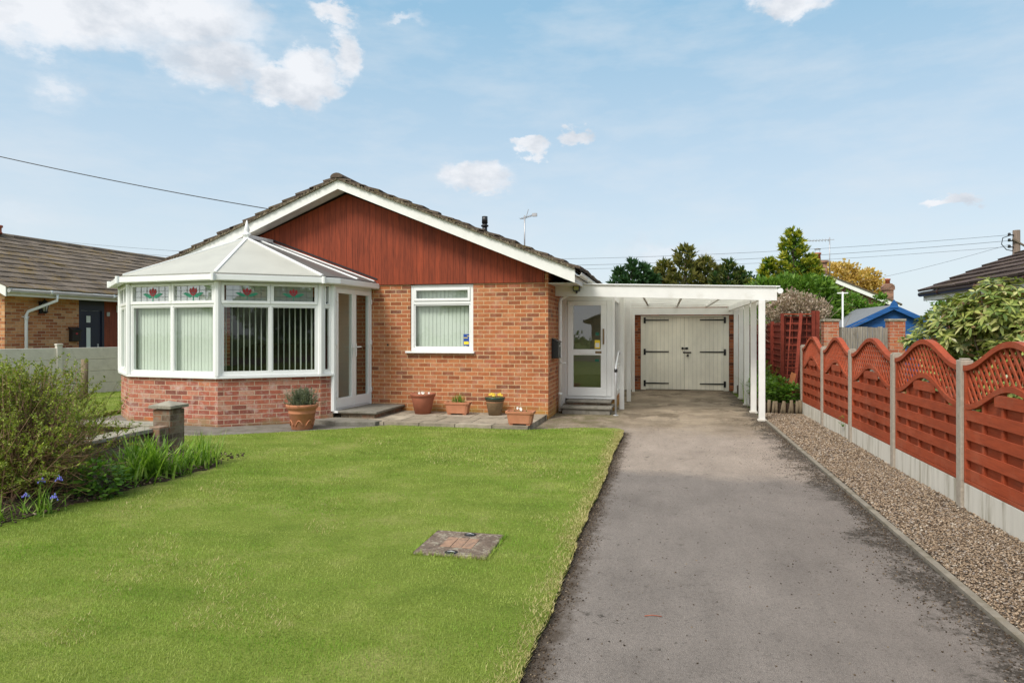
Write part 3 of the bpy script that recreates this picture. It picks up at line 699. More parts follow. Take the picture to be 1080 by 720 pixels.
MB().box(XL+.3, XW-.3, FY+1.6, FY+1.62, 0, 2.4).build('inner_wall', M['cream'], house)
MB().box(XL+.26, XW-.26, FY+.26, BY-.3, -.005, .02).build('inner_floor', M['carpet'], house)
# airbrick and small service hole
MB().box(-5.02, -4.985, FY-.004, FY-.001, 1.28, 1.315).build('vent_hole', M['plasticblack'], house)
# downpipe on the side wall
mb = MB().tube([(-1.52, 12.47, 2.47), (-1.55, 12.47, 2.38), (-1.90, 12.47, 2.16), (-1.915, 12.47, 2.08), (-1.915, 12.47, .04)], .034, 14)
for z in (1.85, 1.05, .35): mb.tube([(-1.915, 12.47, z), (-1.915, 12.47, z+.035)], .041, 14)
mb.box(-1.98, -1.90, 12.45, 12.49, 1.10, 1.13)
mb.tube([(-1.915, 12.43, .955), (-1.80, 12.43, .955)], .012, 8)
mb.build('downpipe', M['upvc'], house)
# post box on the side wall
lb = thing('post_box', 'black wall post box beside the white downpipe, on the brick corner', 'post box', (-1.98, 12.0, 1.0))
MB().extrude([(-1.975, 11.86, 1.06), (-1.855, 11.86, 1.06), (-1.86, 11.86, 1.36), (-1.975, 11.86, 1.41)], (0, .33, 0)).build('box', M['plasticblack'], lb, .008)
MB().extrude([(-1.85, 11.845, 1.345), (-1.843, 11.845, 1.36), (-1.975, 11.845, 1.425), (-1.977, 11.845, 1.412)], (0, .36, 0)).build('lid', M['plasticblack'], lb, .003)
MB().box(-1.852, -1.846, 11.92, 12.13, 1.27, 1.30).build('slot_plate', M['steelgalv'], lb)
# aerial
ae = thing('television_aerial', 'thin metal television aerial on the bungalow roof slope', 'aerial', (-3.13, 15, 3.2))
MB().tube([(-3.13, 15, 3.15), (-3.13, 15, 4.23)], .016, 8).build('mast', M['metal'], ae)
mb = MB().bar((-3.24, 15.06, 4.16), (-2.86, 14.9, 4.22), .018, .018); mb.bar((-3.1, 14.98, 4.15), (-3.03, 14.95, 4.36), .010, .010)
for k in range(7):
    x = -3.22+k*.05; mb.bar((x-.04, 15.05-k*.02-.08, 4.165+k*.008), (x+.04, 15.05-k*.02+.08, 4.165+k*.008), .005, .005)
mb.box(-2.93, -2.82, 14.87, 14.93, 4.18, 4.25); mb.build('antenna_array', M['metal'], ae)

# ================================================================== CONSERVATORY
cons = thing('conservatory', 'white framed conservatory with faceted bay on a low red brick wall', 'conservatory', (-7.5, 10.4, 0))
PW = (-5.34, 11.515); PD = (-5.455, 10.28); PC = (-5.585, 10.09); PB = (-6.85, 9.16); PA = (-8.66, 9.34); PL = (-9.60, 10.16); PK = (-9.62, 11.515)
chain = [PK, PL, PA, PB, PC, PD, PW]
SILL = .84; HEAD = 2.33
def facet_frame(p, q, z=0):
    u = Vector((q[0]-p[0], q[1]-p[1])); L = u.length; u.normalize(); n = Vector((u.y, -u.x)); return ((p[0], p[1], z), tuple(u), tuple(n)), L
def offset_chain(ch, d):
    out = []
    for i, p in enumerate(ch):
        ns = []
        if i > 0: ns.append(Vector(facet_frame(ch[i-1], p)[0][2]))
        if i < len(ch)-1: ns.append(Vector(facet_frame(p, ch[i+1])[0][2]))
        if len(ns) == 2:
            m = (ns[0]+ns[1]).normalized(); k = d/max(.3, m.dot(ns[0])); out.append((p[0]+m.x*k, p[1]+m.y*k))
        else: out.append((p[0]+ns[0].x*d, p[1]+ns[0].y*d))
    for i in (0, -1): out[i] = (out[i][0], PW[1])
    return out
def band(mb, ch, d0, d1, z0, z1):
    A = offset_chain(ch, d0); B = offset_chain(ch, d1)
    for i in range(len(ch)-1):
        mb.extrude([(*A[i], z0), (*A[i+1], z0), (*B[i+1], z0), (*B[i], z0)], (0, 0, z1-z0))
    return mb
low = [PK, PL, PA, PB, PC, PD]
mb = MB()
A = offset_chain(chain, 0.0); B = offset_chain(chain, -.22)
for i in range(5): mb.extrude([(*A[i], -.02), (*A[i+1], -.02), (*B[i+1], -.02), (*B[i], -.02)], (0, 0, SILL-.045+.02))
mb.build('dwarf_wall', M['brickpink'], cons)
S0 = offset_chain(chain, -.10); S1 = offset_chain(chain, .045); mb = MB()
for i in range(5): mb.extrude([(*S0[i], SILL-.043), (*S0[i+1], SILL-.043), (*S1[i+1], SILL-.043), (*S1[i], SILL-.043)], (0, 0, .04))
mb.build('sill', M['upvc'], cons, .004)
mb = MB(); band(mb, chain, -.075, .005, HEAD, HEAD+.10); mb.build('head_beam', M['upvc'], cons, .003)
for p, rr in ((PL, .05), (PA, .052), (PB, .054), (PC, .045), (PD, .045), ((PW[0]-.004, PW[1]-.03), .03), ((PK[0], PK[1]-.03), .03)):
    z0 = SILL if p not in (PD,) else .2
    if p[1] > 11.4 and p[0] > -6: z0 = .2
    MB().tube([(p[0], p[1], z0), (p[0], p[1], HEAD)], rr, 8, smooth=False).build('corner_post', M['upvc'], cons)
def glazed_facet(p, q, cols, closed=True, roses=True):
    fr, L = facet_frame(p, q); e = .035 if L > .5 else .025; TZ = 1.975
    mb = LMB(); mb.frame(*fr); ring(mb, e, L-e, SILL, HEAD, .042, -.06, .01, .055, .03); mb.box(e+.042, L-e-.042, -.06, .01, TZ-.03, TZ+.02)
    a0, a1 = e+.042, L-e-.042; cw = (a1-a0)/cols
    for k in range(1, cols): mb.box(a0+cw*k-.022, a0+cw*k+.022, -.06, .01, SILL+.055, TZ-.03); mb.box(a0+cw*k-.012, a0+cw*k+.012, -.06, .01, TZ+.02, HEAD-.03)
    w = mb.build('window', M['upvc'], cons, .004)
    tl = LMB(); tl.frame(*fr); gl = LMB(); gl.frame(*fr); ml = LMB()
    bd = LMB(); bd.frame(*fr); go = LMB(); go.frame(*fr)
    ml.frame(*fr)
    for k in range(cols):
        x0, x1 = a0+cw*k, a0+cw*(k+1); b = .004 if L > .5 else 0; fw = .046 if L > .5 else .02
        ring(tl, x0+b-(.03 if k == 0 and L > .5 else 0), x1-b+(.03 if k == cols-1 and L > .5 else 0), TZ+.012, HEAD-.008, fw, -.05, .026)
        pane(go, x0+fw, x1-fw, TZ+.06, HEAD-.055, -.012); gz0, gz1 = TZ+.06, HEAD-.055
        y0 = x0+(.022 if k else 0); y1 = x1-(.022 if k < cols-1 else 0)
        ring(bd, y0+.002, y1-.002, SILL+.057, TZ-.032, .013, -.05, .002)
        pane(gl, y0+.013, y1-.013, SILL+.068, TZ-.043, -.02)
        if roses:
            cx = (x0+x1)/2; kk = min(1.25, cw*1.35/.9); mr, mg, md = LMB(), LMB(), LMB()
            for m in (mr, mg, md): m.frame(*fr)
            rose(mr, mg, md, cx, (gz0+gz1)/2, kk, -.008); ro = mr.build('rose_motif', M['red'], w); mg.build('leaf_motif', M['green'], w); md.build('petal_lead', M['lead'], w)
            for f in (.16, .33, .67, .84): ml.box(x0+fw+(x1-x0-2*fw)*f-.0025, x0+fw+(x1-x0-2*fw)*f+.0025, -.009, -.006, gz0, gz1)
            for f in (.3, .7): ml.box(x0+fw, x1-fw, -.009, -.006, gz0+(gz1-gz0)*f-.0025, gz0+(gz1-gz0)*f+.0025)
    tl.build('top_light', M['upvc'], w, .005); bd.build('glazing_bead', M['upvc'], w); gl.build('glass_pane', M['glass'], w); go.build('leaded_glass', M['glassobs'], w)
    if roses: ml.build('leaded_lines', M['lead'], w)
    if closed: blind(w, fr, a0-.02, a1+.02, SILL+.03, TZ-.01, -.11, .070, .089, .12); blind(w, fr, a0-.02, a1+.02, TZ, HEAD+.02, -.11, .070, .089, .12)
    elif L > .5: blind(w, fr, a0, a1, SILL+.03, HEAD, -.15, .088, .088, R(80))
    return w
glazed_facet(PK, PL, 2); glazed_facet(PL, PA, 2); glazed_facet(PA, PB, 2); glazed_facet(PB, PC, 2, closed=False); glazed_facet(PC, PD, 1, closed=False, roses=False)
# french doors
fr, L = facet_frame(PD, PW); DZ0, DZ1 = .20, HEAD
mb = LMB(); mb.frame(*fr); ring(mb, .03, L-.02, DZ0, DZ1, .03, -.06, .01, .03, .04); mb.box(-.02, L-.02, .0, .10, DZ0-.03, DZ0+.0); mb.build('door_frame', M['upvc'], cons, .004)
c0, c1 = .062, L-.052; cm = (c0+c1)/2
for (x0, x1, s) in ((c0, cm-.002, 1), (cm+.002, c1, -1)):
    mb = LMB(); mb.frame(*fr); ring(mb, x0, x1, DZ0+.033, DZ1-.042, .068, -.045, .022, .17, .085); dr = mb.build('french_door', M['upvc'], cons, .005)
    mb = LMB(); mb.frame(*fr); pane(mb, x0+.068, x1-.068, DZ0+.20, DZ1-.125, -.005); mb.build('glass_pane', M['glass'], dr)
    mb = LMB(); mb.frame(*fr); xh = x1-.045 if s > 0 else x0+.045
    mb.box(xh-.015, xh+.015, .03, .04, 1.10, 1.33); mb.box(min(xh, xh-s*.12), max(xh, xh-s*.12), .055, .07, 1.26, 1.282); mb.box(xh-.01, xh+.01, .04, .06, 1.26, 1.282); mb.build('handle', M['upvc'], dr, .003)
    mb = LMB(); mb.frame(*fr)
    for z in (.42, 1.3, 2.05): mb.box((x0 if s > 0 else x1)-.022, (x0 if s > 0 else x1)+.022, .028, .046, z, z+.09)
    mb.build('hinge', M['upvc'], dr, .003)
MB().extrude([(*p, -.01) for p in offset_chain(chain, -.23)], (0, 0, .20)).build('inner_floor', M['carpet'], cons)
# roof
RG0 = Vector((-7.45, 10.78, 3.23)); RG1 = Vector((-7.40, 11.47, 3.23)); EV = offset_chain(chain, .10); EZ = 2.445
E = [Vector((*p, EZ)) for p in EV]; E[-1] = Vector((E[-1].x+.02, 11.48, EZ)); E[0] = Vector((E[0].x, 11.48, EZ))
Lc, Ac, Bc, Cc, Dc = E[1], E[2], E[3], E[4], E[5]
def panel(pts, mat):
    n = (pts[1]-pts[0]).cross(pts[2]-pts[0]).normalized(); n = n if n.z > 0 else -n
    MB().extrude([tuple(p) for p in pts], tuple(n*.022)).build('roof_panel', mat, cons)
for pts in ([Ac, Bc, RG0], [Bc, Cc, RG0], [Lc, Ac, RG0]): panel(pts, M['roofpanel'])
# long slopes beside the ridge, each split into strips
def strips(e0, e1, k, mat):
    for i in range(k):
        f0, f1 = i/k, (i+1)/k
        a, b = e0.lerp(e1, f0), e0.lerp(e1, f1); c, d_ = RG0.lerp(RG1, f1), RG0.lerp(RG1, f0)
        panel([a, b, c, d_], mat)
        if i: hips.append((a, d_))
hips = [(Ac, RG0), (Bc, RG0), (Cc, RG0), (Lc, RG0), (E[-1]+Vector((-.03, 0, 0)), RG1), (E[0]+Vector((.03, 0, 0)), RG1)]
panel([Cc, Dc, RG0], M['roofdark']); strips(Dc, E[-1], 2, M['roofdark']); strips(E[0], Lc, 3, M['roofpanel'])
for a, b in hips:
    MB().bar(a+Vector((0, 0, .03)), b+Vector((0, 0, .03)), .048, .03).build('rafter', M['upvc'], cons, .006)
MB().bar(RG0+Vector((0, -.04, .05)), RG1+Vector((0, 0, .05)), .11, .07).build('ridge_bar', M['upvc'], cons, .012)
MB().lathe([(.0, 0), (.075, 0), (.08, .03), (.05, .05), (.035, .07), (.052, .10), (.03, .19), (.012, .27), (0, .29)], (RG0.x, RG0.y, RG0.z+.07), 16).build('finial', M['upvc'], cons)
# eaves bar and gutter
ch2 = chain
mb = MB(); band(mb, ch2, .0, .105, 2.40, 2.44); mb.build('eaves_bar', M['upvc'], cons, .004)
mb = MB(); band(mb, ch2, .075, .165, 2.335, 2.35); band(mb, ch2, .155, .175, 2.345, 2.435); band(mb, ch2, .06, .075, 2.345, 2.435); mb.build('gutter', M['upvc'], cons, .006)
mb = MB()
G = offset_chain(ch2, .18)
for i in (1, 2, 3, 4):
    x, y = G[i]; mb.tube([(x, y, 2.335), (x, y, 2.45)], .032, 8, smooth=False)
mb.build('gutter_bracket', M['upvc'], cons)
MB().bar((E[-1].x+.02, 11.505, EZ+.07), (RG1.x, 11.505, RG1.z+.09), .05, .03).build('flashing', M['plasticblack'], cons)
# furniture seen through the clear panes
so_ = thing('sofa', 'dark upholstered sofa seen through the conservatory glass', 'sofa', (-7.0, 10.9, .19))
mb = MB(); mb.box(-8.0, -6.1, 10.95, 11.4, .28, .66); mb.build('seat', M['cloth'], so_, .05)
MB().extrude([(-8.0, 11.28, .6), (-6.1, 11.28, .6), (-6.1, 11.28, 1.22), (-6.5, 11.28, 1.32), (-7.6, 11.28, 1.32), (-8.0, 11.28, 1.22)], (0, .16, 0)).build('backrest', M['cloth'], so_, .04)
for x in (-8.14, -6.1): MB().box(x, x+.15, 10.95, 11.45, .2, .9).build('armrest', M['cloth'], so_, .05)
for x in (-8.0, -6.15):
    for y in (11.0, 11.38): MB().box(x-.03, x+.03, y-.03, y+.03, .19, .285).build('leg', M['black'], so_)
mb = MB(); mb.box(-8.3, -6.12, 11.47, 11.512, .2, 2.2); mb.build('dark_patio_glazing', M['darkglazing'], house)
idr = MB().box(-6.10, -5.62, 11.44, 11.50, .2, 2.25).build('inner_door', M['cream'], house)
MB().box(-6.02, -5.98, 11.40, 11.44, 1.15, 1.36).build('handle', M['brass'], idr)

# steps by the french doors
stp = thing('door_step', 'worn stone step below the white french doors', 'step', (-5.05, 10.9, .09))
MB().box(-5.33, -4.72, 10.32, 11.51, .09, .165).build('riser', M['brickold'], stp)
MB().box(-5.42, -4.66, 10.27, 11.513, .167, .205).build('slab', M['stepstone'], stp, .008)
sk = thing('threshold_slab', 'cracked low slab at the corner of the conservatory wall', 'slab', (-5.0, 10.1, .0))
MB().extrude([(-5.62, 9.93, .03), (-5.1, 9.70, .03), (-4.5, 9.86, .03), (-4.45, 10.02, .03), (-5.3, 10.22, .03)], (0, 0, .075)).build('slab', M['stepstone'], sk, .01)
# ================================================================== CARPORT
cp = thing('carport', 'white timber carport with flat sheet roof on slim posts', 'carport', (0, 12.3, 0))
CY0, CY1 = 12.27, 18.12
ct = lambda x: 2.425-.028*(x+1.98)        # top of the fascia falls to the right
MB().extrude([(-1.975, CY0, ct(-1.975)), (1.92, CY0, ct(1.92)), (1.92, CY0, ct(1.92)-.235), (-1.975, CY0, ct(-1.975)-.215)], (0, .03, 0)).build('front_fascia', M['paintwhite'], cp, .003)
MB().box(1.89, 1.918, CY0+.032, CY1, ct(1.92)-.22, ct(1.92)-.01).build('side_fascia', M['paintwhite'], cp, .003)
mb = MB(); nx = 116
for k in range(nx):     # corrugated sheet
    x0 = -1.95+k*3.93/nx; x1 = x0+3.93/nx; z0 = ct(x0)-.03+.012*math.sin(k*PI/2); z1 = ct(x1)-.03+.012*math.sin((k+1)*PI/2)
    mb.sheet([(x0, CY0+.03, z0), (x1, CY0+.03, z1), (x1, CY1, z1), (x0, CY1, z0)])
mb.build('roof_sheet', M['sheet'], cp)
MB().extrude([(-1.975, CY0-.03, ct(-1.975)+.002), (1.97, CY0-.03, ct(1.97)+.002), (1.97, CY0-.03, ct(1.97)+.022), (-1.975, CY0-.03, ct(-1.975)+.022)], (0, .09, 0)).build('roof_trim', M['upvc'], cp, .003)
for y in (13.3, 14.4, 15.5, 16.6, 17.6): MB().extrude([(-1.975, y, ct(-1.975)-.05), (1.87, y, ct(1.87)-.05), (1.87, y, ct(1.87)-.10), (-1.975, y, ct(-1.975)-.10)], (0, .045, 0)).build('purlin', M['paintwhite'], cp)
for x in (-1.2, -.42, .32, 1.06): MB().extrude([(x, CY0+.032, ct(x)-.10), (x, CY0+.032, ct(x)-.15), (x, CY1-.2, ct(x)-.15), (x, CY1-.2, ct(x)-.10)], (.045, 0, 0)).build('rafter', M['paintwhite'], cp)
MB().extrude([(-1.3, 17.86, 2.19), (1.88, 17.86, 2.16), (1.88, 17.86, 1.99), (-1.3, 17.86, 2.0)], (0, .05, 0)).build('rear_beam', M['paintwhite'], cp, .003)
MB().box(1.62, 1.665, CY0+.032, CY1, 2.09, 2.20).build('side_beam', M['paintwhite'], cp)
mb = MB().tube([(1.97, CY0-.02, 2.25), (1.97, CY1, 2.22)], .05, 10); mb.build('gutter', M['upvc'], cp)
for x, y in ((1.655, 12.16), (1.67, 13.38), (1.70, 14.69), (1.745, 16.14), (1.80, 17.80)):
    mb = MB().box(x-.05, x+.05, y-.05+.0, y+.05, .03, 2.14 if y > 12.3 else 2.09); p = mb.build('post', M['paintwhite'], cp, .004)
    MB().box(x-.07, x+.07, y-.07, y+.07, -.01, .03).build('post_foot', M['concrete'], p, .004)
for x, y in ((-.815, 13.40), (-.755, 14.93)):
    p = MB().box(x-.045, x+.045, y-.045, y+.045, .0, 2.24).build('post', M['paintwhite'], cp, .004)
mb = MB()
for k in range(4): mb.box(-1.3, 1.88, 17.90-.006*k, 17.93, 2.192+.045*k, 2.233+.045*k)
mb.build('rear_board', M['paintwhite'], cp)
# floodlight on the fascia
fd = thing('floodlight', 'small black floodlight on the left end of the carport fascia', 'light', (-1.57, 12.27, 2.33))
MB().box(-1.635, -1.505, 12.17, 12.235, 2.29, 2.385).build('housing', M['plasticblack'], fd, .006)
MB().box(-1.615, -1.525, 12.165, 12.1695, 2.31, 2.372).build('lens', M['flood'], fd)
MB().box(-1.585, -1.555, 12.19, 12.268, 2.25, 2.289).build('bracket', M['plasticblack'], fd, .003)

# ================================================================== PORCH
po = thing('porch', 'white glazed entrance porch under the left end of the carport', 'porch', (-1.4, 13, 0))
PX0, PX1, PY0, PY1 = -1.90, -.93, 13.0, 14.95
MB().box(PX0-.07, PX0-.002, PY0, PY0+.07, .1, 2.22).build('door_jamb', M['paintwhite'], po)
mb = MB(); mb.frame((PX0, PY0, 0), (1, 0), (0, -1)); Wd = PX1-PX0; ring(mb, 0, Wd, .232, 2.22, .05, -.07, 0, .05, .07); mb.build('door_frame', M['upvc'], po, .004)
mb = MB(); mb.frame((PX0, PY0, 0), (1, 0), (0, -1)); ring(mb, .054, Wd-.15, .286, 2.146, .115, -.05, .02, .17, .09); mb.box(.169, Wd-.265, -.05, .02, 1.085, 1.20); drp = mb.build('front_door', M['upvc'], po, .005)
MB().frame((PX0, PY0, 0), (1, 0), (0, -1)).box(Wd-.146, Wd-.052, -.06, .012, .286, 2.146).build('side_light', M['upvc'], po, .004)
mb = MB(); mb.frame((PX0, PY0, 0), (1, 0), (0, -1)); pane(mb, .165, Wd-.262, .45, 1.09, -.01); pane(mb, .165, Wd-.262, 1.195, 2.06, -.01); mb.build('glass_pane', M['glassdoor'], drp)
mb = MB(); mb.frame((PX0, PY0, 0), (1, 0), (0, -1)); mb.box(.30, .56, .021, .03, 1.115, 1.17); mb.build('letter_plate', M['upvc'], drp, .003)
mb = MB(); mb.frame((PX0, PY0, 0), (1, 0), (0, -1)); mb.box(.60, .72, .021, .028, 1.12, 1.165); mb.box(Wd-.225, Wd-.195, .021, .05, 1.30, 1.60); mb.build('handle', M['glazebrown'], drp, .003)
mb = MB(); mb.frame((PX0, PY0, 0), (1, 0), (0, -1)); mb.box(.585, .69, -.008, -.005, 1.215, 1.38); st = mb.build('sticker', M['stickyellow'], drp)
mb = MB(); mb.frame((PX0, PY0, 0), (1, 0), (0, -1)); mb.box(.60, .675, -.0045, -.003, 1.24, 1.325); mb.build('sticker', M['whitepetal'], drp)
mb = MB(); mb.frame((PX0, PY0, 0), (1, 0), (0, -1)); mb.box(.60, .67, -.008, -.005, 1.47, 1.53); mb.box(.59, .67, -.008, -.005, .96, 1.01); mb.build('sticker', M['stickgreen'], drp)
# side: low brick plinth, white panels and glass
MB().box(PX1-.08, PX1-.002, PY0+.075, PY1, 0, .235).build('plinth', M['brick'], po)
fr = ((PX1, PY0+.075, 0), (0, 1), (1, 0)); LS = PY1-PY0-.075
mb = MB(); mb.frame(*fr); ring(mb, 0, LS, .24, 2.22, .06, -.06, 0, .09, .07); mb.box(.06, LS-.06, -.06, 0, .80, .86)
for a in (LS/3, 2*LS/3): mb.box(a-.03, a+.03, -.06, 0, .33, .80); mb.box(a-.03, a+.03, -.06, 0, .86, 2.15)
sf = mb.build('side_frame', M['upvc'], po, .004)
mb = MB(); mb.frame(*fr); mb.box(.06, LS-.06, -.04, -.03, .33, .80); mb.build('side_panel', M['upvc'], po)
mb = MB(); mb.frame(*fr)
for k in range(3): pane(mb, .05+k*(LS-.06)/3, k*(LS-.06)/3+(LS-.06)/3+.01, .86, 2.15, -.03)
mb.build('side_glass', M['glass'], po)
MB().box(XW+.002, PX1-.07, PY0+.08, PY1, 0, .23).build('inner_floor', M['carpet'], po)
MB().box(XW+.002, PX1-.07, PY1-.06, PY1-.002, .231, 2.22).build('back_panel', M['cream'], po)
MB().box(XW+.002, PX1, PY0, PY1, 2.222, 2.24).build('ceiling', M['paintwhite'], po)
sp = thing('porch_steps', 'two grey stone steps below the porch door', 'steps', (-1.4, 12.7, 0))
MB().box(-1.86, -.97, 12.36, 12.99, .0, .10).build('lower_step', M['stepstone'], sp, .01)
MB().box(-1.90, -.935, 12.33, 12.992, .101, .145).build('lower_tread', M['stepstone'], sp, .008)
MB().box(-1.80, -1.0, 12.66, 12.994, .146, .19).build('upper_step', M['brickold'], sp, .01)
MB().box(-1.83, -.97, 12.62, 12.996, .191, .229).build('upper_tread', M['stepstone'], sp, .008)
hr = thing('handrail', 'galvanised tubular handrail beside the porch steps', 'handrail', (-.86, 12.33, 0))
MB().tube([(-.86, 12.33, 0), (-.86, 12.33, .86), (-.86, 12.37, .92), (-.86, 13.05, 1.14), (-.86, 13.2, 1.16), (-.86, 13.34, 1.10)], .02, 12).build('rail', M['steelgalv'], hr)
MB().tube([(-.86, 12.33, 0.0), (-.86, 12.33, .012)], .05, 14).build('base_plate', M['steelgalv'], hr)
MB().tube([(-.86, 12.33, .80), (-.86, 12.33, .86)], .03, 12).build('collar', M['plasticblack'], hr)

# ================================================================== GARAGE
ga = thing('garage', 'brick garage with cream double doors at the back of the carport', 'garage', (.54, 18.2, 0))
GY = 18.18; gx0, gx1 = -.60, 1.66
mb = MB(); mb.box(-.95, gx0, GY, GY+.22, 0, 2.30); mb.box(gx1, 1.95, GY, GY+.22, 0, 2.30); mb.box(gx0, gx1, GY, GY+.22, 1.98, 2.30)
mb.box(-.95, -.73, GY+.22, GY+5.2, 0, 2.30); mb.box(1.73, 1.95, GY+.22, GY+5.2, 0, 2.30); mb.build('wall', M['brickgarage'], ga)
MB().box(-1.05, 2.05, GY-.05, GY+5.3, 2.302, 2.38).build('flat_roof', M['felt'], ga)
mb = MB(); mb.box(gx0, gx0+.13, GY-.03, GY+.08, 0, 1.975); mb.box(gx1-.13, gx1, GY-.03, GY+.08, 0, 1.975); mb.box(gx0+.13, gx1-.13, GY-.03, GY+.08, 1.94, 1.975); mb.build('door_frame', M['gframe'], ga, .004)
gm = (gx0+gx1)/2
for s, (x0, x1) in ((1, (gx0+.133, gm-.002)), (-1, (gm+.002, gx1-.133))):
    lf = MB().box(x0, x1, GY-.015, GY+.03, .02, 1.937).build('door_leaf', M['gcream'], ga, .003)
    xe = x0 if s > 0 else x1
    lf2 = MB().box(min(xe, xe+s*.07), max(xe, xe+s*.07), GY-.019, GY-.0155, .02, 1.937).build('edge_strip', M['gframe'], lf)
    for z in (.18, 1.02, 1.86):
        mb = MB().extrude([(xe-s*.05, GY-.027, z-.018), (xe+s*.60, GY-.027, z-.014), (xe+s*.60, GY-.027, z+.014), (xe-s*.05, GY-.027, z+.018)], (0, -.009, 0)); mb.box(xe-s*.03-.028, xe-s*.03+.028, GY-.048, GY-.0365, z-.085, z+.075)
        mb.build('strap_hinge', M['black'], lf)
    if s > 0:
        mb = MB().box(gm-.07, gm+.10, GY-.035, GY-.02, 1.10, 1.125); mb.box(gm-.07, gm-.02, GY-.04, GY-.02, 1.085, 1.14); mb.box(gm+.03, gm+.10, GY-.04, GY-.02, 1.085, 1.14); mb.build('bolt', M['black'], lf)
    else:
        mb = MB().box(gm-.03, gm+.18, GY-.035, GY-.02, .985, 1.02); mb.tube([(gm+.09, GY-.04, .90), (gm+.09, GY-.04, .955)], .025, 10); mb.build('hasp_lock', M['black'], lf)
gt = thing('side_gate', 'narrow white gate between the porch and the garage wall', 'gate', (-1.2, 17.4, 0))
MB().box(-1.96, -.80, 17.40, 17.44, .05, 2.0).build('gate_leaf', M['paintwhite'], gt, .004)
mb = MB().box(-.90, -.85, 17.36, 17.398, .98, 1.01); mb.tube([(-.87, 17.37, 1.03), (-.87, 17.37, 1.16)], .012, 8); mb.build('latch', M['black'], gt)
MB().box(-.80, -.73, 17.38, 17.46, 0, 2.02).build('gate_post', M['paintwhite'], gt, .004)

# ================================================================== LOW PANEL FENCE WITH CONCRETE POSTS
FX = 2.55
py = [13.33, 11.67, 10.0, 8.24, 6.50, 4.80, 3.10, 1.4]
fn = thing('panel_fence', 'low red stained fence with arched lattice tops between concrete posts', 'fence', (FX, 13.33, 0))
def arch(t, base, rise): return base+rise*(.5-.5*math.cos(2*PI*t))**1.0
for i, y in enumerate(py):
    mb = MB().extrude([(FX-.05, y-.05, -.05), (FX+.05, y-.05, -.05), (FX+.05, y+.05, -.05), (FX-.05, y+.05, -.05)], (0, 0, 1.335)); mb.box(FX-.035, FX+.035, y-.035, y+.035, 1.285, 1.30)
    mb.build('concrete_post', M['concretepost'], fn, .008)
for i in range(len(py)-1):
    y1, y0 = py[i]-.052, py[i+1]+.052; Lp = y1-y0
    MB().box(FX-.025, FX+.025, y0, y1, -.03, .232).build('gravel_board', M['gravelboard'], fn, .004)
    # frame with the two curved rails
    mb = MB(); mb.box(FX-.028, FX+.022, y0+.002, y0+.036, .236, 1.215); mb.box(FX-.028, FX+.022, y1-.036, y1-.002, .236, 1.215); mb.box(FX-.026, FX+.020, y0+.036, y1-.036, .236, .268)
    pf = mb.build('fence_panel', M['fencered'], fn, .003)
    for nm, b0, rise, th, dx in (('arch_rail', 1.195, .215, .046, .034), ('lower_arch_rail', .868, .205, .046, .030)):
        mb = MB(); N = 28; off = .0 if nm == 'arch_rail' else .036
        yy = [y0+off+(Lp-2*off)*k/N for k in range(N+1)]
        for k in range(N):
            za, zb = arch(k/N, b0, rise), arch((k+1)/N, b0, rise)
            mb.extrude([(FX-dx, yy[k], za), (FX-dx, yy[k+1], zb), (FX-dx, yy[k+1], zb+th), (FX-dx, yy[k], za+th)], (2*dx, 0, 0))
        mb.build(nm, M['fencered'], pf)
    # diagonal lattice clipped between the rails
    for sg, xo in ((1, -.010), (-1, .004)):
        mb = MB(); stp_ = .088; kx = -30
        for q in range(-40, 60):
            c = q*stp_; pts = []
            run = []
            for m in range(0, 141):
                t_ = m/140; yv = y0+.036+(Lp-.072)*t_; tt = (yv-y0)/Lp; z = .7+sg*(yv-y0)*1.25+c*1.3-(0 if sg > 0 else 0)
                inside = arch(tt, .868, .205)+.03 < z < arch(tt, 1.195, .215)+.02
                if inside: run.append((yv, z))
                elif run: break
            if len(run) > 1:
                a, b = run[0], run[-1]; mb.bar((FX+xo, a[0], a[1]), (FX+xo, b[0], b[1]), .024, .011, (1, 0, 0))
        mb.build('lattice', M['fencered'], pf)
    # overlapping slats and battens
    mb = MB(); mbk = MB(); z = .272; k = 0
    def clip(z0, z1, xa, xb, tgt):
        # shorten slats that would stick out of the curved rail
        N = 24; run = None
        segs = [j for j in range(N) if arch((j+.5)/N, .868, .205)+.01 > z1]
        if len(segs) == N: tgt.box(xa, xb, y0+.037, y1-.037, z0, z1)
        elif segs: tgt.box(xa, xb, y0+Lp*segs[0]/N, y0+Lp*(segs[-1]+1)/N, z0, z1)
    while z < 1.06:
        clip(z, z+.094, FX-.026, FX-.015, mb); clip(z+.055, z+.185, FX+.012, FX+.020, mbk); z += .168
    mb.build('slats', M['fencered'], pf, .002); mbk.build('rear_slats', M['fencered'], pf)
    mb = MB()
    for f in (.2, .4, .6, .8):
        yb = y0+Lp*f; mb.box(FX-.0145, FX+.0115, yb-.018, yb+.018, .27, arch(f, .868, .205)+.01)
    mb.build('battens', M['fencered'], pf)

